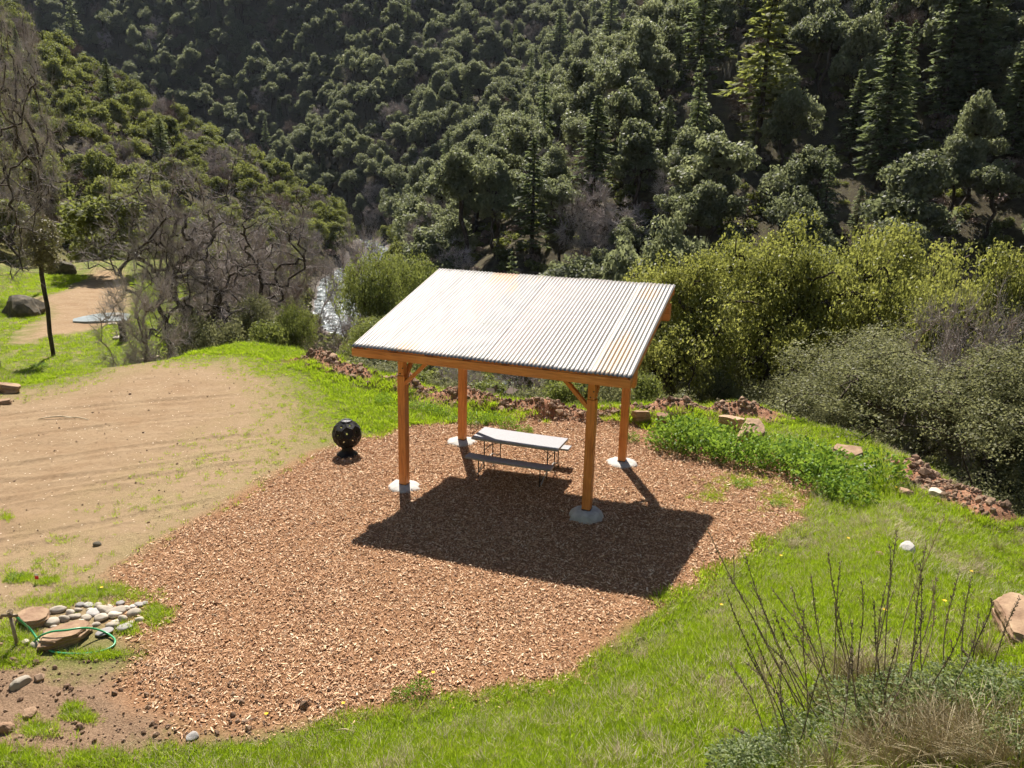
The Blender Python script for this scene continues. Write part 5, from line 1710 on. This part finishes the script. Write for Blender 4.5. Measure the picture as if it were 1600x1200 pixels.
tag(link('garden_hose', b.mesh('garden_hose', [M['hose']], True)), 'bright green garden hose looping over the flat rock from the tap', 'hose')
x, y, z = hit(56, 912)
f = empty('marker_flag', (x, y, z)); tag(f, 'tiny red and white marker flag on the dirt at left', 'flag')
b = MB(); b.tube([(0, 0, 0), (0, 0, .13)], .002, 4); link('wire', b.mesh('wire', [M['legmetal']]), f)
b = MB(); b.box((.025, 0, .085), (.05, .003, .05)); link('red_cloth', b.mesh('red_cloth', [M['red']]), f)
b = MB(); b.box((.025, 0, .128), (.042, .003, .03)); link('white_cloth', b.mesh('white_cloth', [M['white']]), f)
x, y, z = hit(47, 1008)
b = MB(); b.tube([(x, y, z), (x, y, z + .30)], .0025, 4)
tag(link('wire_stake', b.mesh('wire_stake', [M['log']])), 'thin wire stake standing in front of the flat ledge rocks', 'stake')

# sticks
for (px, py, L_, yw, mat, lab) in [(540, 1146, .22, -.1, 'log', 'curved bleached stick in the grass at the bottom'), (90, 655, .8, .15, 'log', 'pale curved root edge lying on the dirt'), (120, 656, .6, -.1, 'log', 'second pale root right of the first on the dirt'),
                                   (720, 1028, .10, 0, 'log', 'long pale splinter on the wood chips'), (205, 1000, .0, 0, 'log', '')]:
    if L_ == 0: continue
    x, y, z = hit(px, py)
    b = MB(); t = np.linspace(-1, 1, 7); b.tube(np.stack([t * L_ / 2, .06 * L_ * np.cos(t * 2), .02 + .10 * L_ * (1 - t * t) * .4], -1), .016 * (1 - .5 * abs(t)) * (L_ + .4), 6)
    tag(link('stick', b.mesh('stick', [M[mat]], True), None, (x, y, z), (0, 0, yw)), lab, 'stick')
x, y, z = hit(152, 852)
tag(link('soil_lump', rock_mesh('soil_lump', 77, .07, .06, .045, M['darkrock'], .2, 2), None, (x, y, z + .015)), 'small black lump at the upper left edge of the mulch', 'lump')

# ------------------------------------------------------------------ FOREGROUND STALKS (dry flower stems)
def stalk(seed, h, lean, mat, heads=True):
    rgk = np.random.default_rng(seed)
    t = np.linspace(0, 1, 9)
    cx = lean * t ** 1.4 * h + .02 * np.sin(t * 5 + seed); cy = .05 * np.sin(t * 3 + seed * 2) * h
    P = np.stack([cx, cy, t * h], -1)
    b = MB(); b.tube(P, .0045 * (1 - .6 * t) + .0012, 5)
    st_me = b.mesh('stem', [mat], True)
    b = MB()
    if heads:
        n = 46
        for i in range(n):
            q = rgk.uniform(.52, 1.0); p = np.array([np.interp(q, t, P[:, k_]) for k_ in range(3)])
            a = rgk.uniform(0, 6.28); L_ = rgk.uniform(.006, .016)
            e = p + np.array([math.cos(a) * L_, math.sin(a) * L_, rgk.uniform(.002, .02)])
            b.tube([p, e], [.0015, .0036], 4); b.tube([e, e + np.array([0, 0, .008])], [.0040, .001], 4)
    for i in range(3):
        q = rgk.uniform(.3, .8); p = np.array([np.interp(q, t, P[:, k_]) for k_ in range(3)]); a = rgk.uniform(0, 6.28); L_ = rgk.uniform(.05, .16) * h
        e = p + np.array([math.cos(a) * L_ * .45, math.sin(a) * L_ * .45, L_])
        b.tube([p, (p + e) / 2 + np.array([0, 0, -.01]), e], [.0024, .0018, .0012], 4)
        for j in range(7):
            c = p + (e - p) * rgk.uniform(.5, 1); b.tube([c, c + rgk.normal(0, .006, 3)], [.0035, .002], 4)
    return st_me, b.mesh('seed_heads', [mat], False)


ST = [  # foot px, foot py, top px, top py, pale?
 (1255, 1120, 1080, 770), (1262, 1128, 1150, 835), (1330, 1100, 1178, 915), (1320, 1110, 1215, 915), (1285, 1165, 1100, 960), (1195, 1175, 1085, 1075),
 (1345, 1120, 1295, 850), (1300, 1090, 1310, 870), (1370, 1080, 1405, 830), (1395, 1070, 1475, 800), (1375, 1060, 1385, 845), (1420, 1040, 1470, 900),
 (1225, 1190, 1190, 1010), (1245, 1180, 1290, 1010), (1225, 1150, 1220, 1030), (1290, 1140, 1150, 870), (1350, 1090, 1340, 900), (1440, 1050, 1460, 905),
 (1240, 1165, 1165, 1000), (1265, 1140, 1255, 945), (1335, 1140, 1330, 960), (1385, 1110, 1365, 930), (1455, 1090, 1430, 870), (1480, 1100, 1530, 950), (1300, 1180, 1340, 1010), (1215, 1120, 1130, 905), (1290, 1060, 1265, 890), (1495, 1060, 1520, 900),
 (1275, 1130, 1105, 850), (1300, 1120, 1160, 960), (1315, 1085, 1185, 880), (1360, 1110, 1390, 910), (1330, 1070, 1300, 930), (1410, 1085, 1450, 845), (1385, 1140, 1400, 1000), (1450, 1110, 1500, 960), (1205, 1160, 1130, 1010), (1230, 1140, 1180, 980), (1545, 1060, 1590, 930), (1355, 1160, 1440, 1010),
 (1470, 1060, 1500, 895), (1525, 1040, 1545, 935), (1515, 1050, 1500, 1000), (1310, 1150, 1240, 905), (1270, 1100, 1205, 935), (1405, 1100, 1440, 960)]
for i, (fx, fy, ax, ay) in enumerate(ST):
    x, y, z = hit(fx, fy)
    r_ = math.hypot(x, y) + rng.uniform(-.15, .25)
    xt, yt, zt_ = at_range(ax, ay, r_)
    h = zt_ - z + .03
    pale = i in (3, 9, 12, 17)
    me1, me2 = stalk(1100 + i, h, 0, M['stalk_pale'] if pale else M['stalk'])
    lean = math.atan2(math.hypot(xt - x, yt - y), h); az = math.atan2(yt - y, xt - x)
    o = empty('dry_stalk', (x, y, z - .03))
    o.rotation_mode = 'QUATERNION'
    o.rotation_quaternion = Vector((0, 0, 1)).rotation_difference(Vector((xt - x, yt - y, h)))
    link('stem', me1, o); link('seed_heads', me2, o)
    lab = {0: 'tallest dark dry stalk, its tip over the shadow corner', 1: 'dry stalk with a dense seed head just right of the tallest', 9: 'straw coloured dry stalk leaning right, rightmost tall one',
           8: 'dark dry stalk leaning right with a long seed head', 5: 'short dark dry stalk standing apart at bottom left of the group', 41: 'dry stalk nearest the tan boulder', 3: 'pale dry stalk leaning left among the dark ones'}.get(i)
    tag(o, lab or ('straw coloured dry stalk in the foreground group at right' if pale else 'dark dry flower stalk in the foreground group at right'), 'stalk',
        None if lab else ('straw coloured stalks in the foreground' if pale else 'dark dry stalks in the foreground'))

# silvery leaved plants
sage = [weed_mesh(1200 + i, 520, .27, .28, .068, M['sage_leaf'], 'silver_plant', 3.2) for i in range(3)]
SG = [(1420, 1065), (1470, 1060), (1520, 1070), (1570, 1075), (1600, 1090), (1545, 1100), (1490, 1095), (1440, 1100), (1390, 1090), (1350, 1100), (1310, 1095), (1240, 1130), (1215, 1165), (1265, 1160), (1290, 1125), (1330, 1135), (1230, 1190), (1180, 1180), (1160, 1195), (1590, 1160), (1560, 1165), (1380, 1130), (1145, 1190)]
for i, (px, py) in enumerate(SG):
    x, y, z = hit(px, py + 12)
    s = rng.uniform(.55, .9)
    o = link('silver_plant', sage[i % 3], None, (x, y, z - .02), (0, 0, rng.uniform(0, 6)), (s, s, s * rng.uniform(.9, 1.3)))
    tag(o, 'silvery green leafy plant in the lower right corner among dry stalks', 'plant', 'silvery green plants in the lower right corner')

# straw: arching dry grass clumps
def straw(seed, n, h, spread):
    rgk = np.random.default_rng(seed); b = MB()
    for i in range(n):
        a = rgk.uniform(0, 6.28); r_ = spread * rgk.random(); L_ = h * rgk.uniform(.5, 1.2); out = rgk.uniform(.1, 1.0)
        t = np.linspace(0, 1, 6)
        P = np.stack([r_ * math.cos(a) + math.cos(a) * out * L_ * t ** 1.5, r_ * math.sin(a) + math.sin(a) * out * L_ * t ** 1.5, L_ * (t - .45 * out * t ** 2)], -1)
        b.tube(P, .0022 * (1 - .7 * t) + .0004, 3, tint=rgk.random(), cap=False)
    return b.mesh('dry_grass_clump', [M['grass_dry']])


straws = [straw(1300 + i, 95, .38, .11) for i in range(3)]
SW = [(1365, 1150, 1), (1450, 1175, 1.1), (1490, 1175, 1.1), (1530, 1170, 1), (1400, 1200, 1.1), (1560, 1190, 1), (1330, 1160, .8), (1500, 1130, .9), (1445, 1125, .9), (1290, 1090, .9), (1325, 1040, .9), (1380, 1070, .8), (1340, 1075, 1.1), (1310, 1060, .9), (1360, 1050, .8), (1400, 1140, 1), (1430, 1150, 1.1), (1470, 1160, 1), (1510, 1150, 1.1), (1550, 1150, 1), (1420, 1180, 1), (1470, 1195, 1.1), (1520, 1195, 1), (1380, 1175, .9), (1340, 1185, .8), (1585, 1130, .9), (1590, 1195, 1),
      (1540, 1020, .8), (1590, 845, .5), (1560, 850, .5), (1600, 880, .5), (1300, 1195, .8), (1250, 1200, .7), (430, 1190, .45), (480, 1195, .5), (380, 1195, .4), (450, 1165, .4), (1000, 1150, .4), (930, 1190, .4), (860, 1100, .35), (1530, 870, .5)]
for i, (px, py, s) in enumerate(SW):
    x, y, z = hit(px, py + 10)
    o = link('dry_grass_clump', straws[i % 3], None, (x, y, z - .01), (rng.uniform(-.3, .3), rng.uniform(-.3, .3), rng.uniform(0, 6)), s)
    where = 'lower right corner' if px > 1200 and py > 1000 else ('right edge above the boulder' if px > 1200 else 'bottom edge of the near bank')
    tag(o, 'clump of arching straw coloured grass at the ' + where, 'grass clump', 'straw coloured clumps at the ' + where)

# ------------------------------------------------------------------ LEFT SIDE DETAILS
x, y, z = hit(35, 492)
tag(link('dark_boulder', rock_mesh('dark_boulder', 41, 1.5, 1.2, .95, M['darkrock'], .2, 3, smooth=False, facet=.8), None, (x, y, z + .3)), 'dark mossy boulder on the left bank beside the lower road', 'rock')
x, y, z = hit(100, 428)
tag(link('dark_boulder', rock_mesh('dark_boulder', 43, 1.2, .9, .9, M['darkrock'], .2, 3, smooth=False, facet=.8), None, (x, y, z + .3)), 'black rock at the inner bend of the lower road', 'rock')
# blue grey tarpaulin on the lower bench
x, y, z = gp(165, 497, -3) + (0,)
z = zat(x, y)
mt = plain_mat('tarpaulin', (.17, .20, .21), (.24, .27, .28), 2, .5, .2)
b = MB(); K = 14; rgk = np.random.default_rng(5)
R_ = [1.5 * (1 + .12 * rgk.normal()) for _ in range(K)]
V = [(R_[j] * math.cos(2 * math.pi * j / K), 1.0 * R_[j] * math.sin(2 * math.pi * j / K), .03 + .015 * rgk.normal()) for j in range(K)]
V += [(a_, b_, -.2) for a_, b_, c_ in V] + [(0, 0, .10)]
b.add(V, [(j, (j + 1) % K, 2 * K) for j in range(K)] + [(K + j, K + (j + 1) % K, (j + 1) % K, j) for j in range(K)])
tag(link('tarpaulin', b.mesh('tarpaulin', [mt]), None, (x, y, z)), 'blue grey tarpaulin spread at the edge of the lower road', 'tarpaulin')
for (px, py, w_, lab) in [(182, 493, 16, 'white rock on the corner of the blue grey tarpaulin'), (174, 505, 14, 'small white rock in front of the blue grey tarpaulin'), (186, 528, 18, 'pale flat rock by the dark stump on the lower grass')]:
    x, y, z = gp(px, py, -2.9) + (0,); z = zat(x, y); s = w_ / FPX * math.hypot(x, y)
    tag(link('white_rock', rock_mesh('white_rock', px, .55, .4, .22, M['stone_pale'], .12, 2, smooth=False), None, (x, y, z + .05), (0, 0, 1), s), lab, 'rock')
x, y = gp(192, 532, -2.9); z = zat(x, y)
b = MB(); b.tube([(0, 0, -.2), (.05, 0, .5), (0, 0, 1.0)], [.2, .16, .17], 9)
tag(link('tree_stump', b.mesh('tree_stump', [M['bark']], True), None, (x, y, z)), 'dark upright stump at the end of the lower grass', 'stump')
# distant open shed with a pale sheet roof
x, y, _ = at_range(192, 408, 92); z = zat(x, y)
sh = empty('distant_shed', (x, y, z), -.25); tag(sh, 'small distant shed with a pale sheet metal roof beyond the lower road', 'shed')
_, _, zr_ = at_range(192, 404, 92); hh = max(2.2, zr_ - z)
b = MB(); b.box((0, 0, hh / 2), (3.6, 2.6, hh)); link('wall', b.mesh('wall', [M['brownwood']]), sh)
b = MB(); b.box((0, 0, 0), (4.6, 3.6, .08)); link('roof', b.mesh('roof', [M['roofwhite']]), sh, (0, 0, hh + .25), (.16, -.08, 0))
b = MB(); b.box((0, -1.32, 1.0), (.9, .06, 2.0)); link('door', b.mesh('door', [M['bark']]), sh)
# short flight of split logs at the head of the path
x, y, z = hit(212, 567)
ls = empty('log_steps', (x, y, z), .6); tag(ls, 'short pile of split logs at the top of the path, upper left', 'log steps')
for i in range(6):
    b = MB(); t_ = np.linspace(-1, 1, 5); b.tube(np.stack([t_ * .32, 0 * t_, 0 * t_], -1), .065, 8)
    link('log', b.mesh('log', [M['log'] if i % 2 else M['brownwood']], True), ls, (i * .17, .04 * (i % 2), .03 + .02 * i), (0, 0, .9))

# ------------------------------------------------------------------ HAZE
HZ = .00005
gb = bpy.data.objects['ground'].data
co = np.zeros(len(gb.vertices) * 3, np.float32); gb.vertices.foreach_get('co', co); co = co.reshape(-1, 3)
lo, hi = co.min(0), co.max(0)
cx_, cy_ = (lo[0] + hi[0]) / 2, (lo[1] + hi[1]) / 2
b = MB(); b.box((0, 0, 0), (hi[0] - lo[0] + 20, hi[1] - lo[1] + 20, hi[2] + 45 - (lo[2] - 2)))
mt = bpy.data.materials.new('haze'); mt.use_nodes = True
N = mt.node_tree.nodes; L = mt.node_tree.links
N.remove(N['Principled BSDF'])
pv = N.new('ShaderNodeVolumePrincipled'); pv.inputs['Density'].default_value = HZ
pv.inputs['Color'].default_value = (.72, .82, 1.0, 1); pv.inputs['Anisotropy'].default_value = .3
L.new(pv.outputs[0], N['Material Output'].inputs['Volume'])
hz = link('haze', b.mesh('haze', [mt]), None, (cx_, cy_, (hi[2] + 45 + lo[2] - 2) / 2))
tag(hz, 'thin bluish air haze filling the canyon', 'haze', kind='stuff')
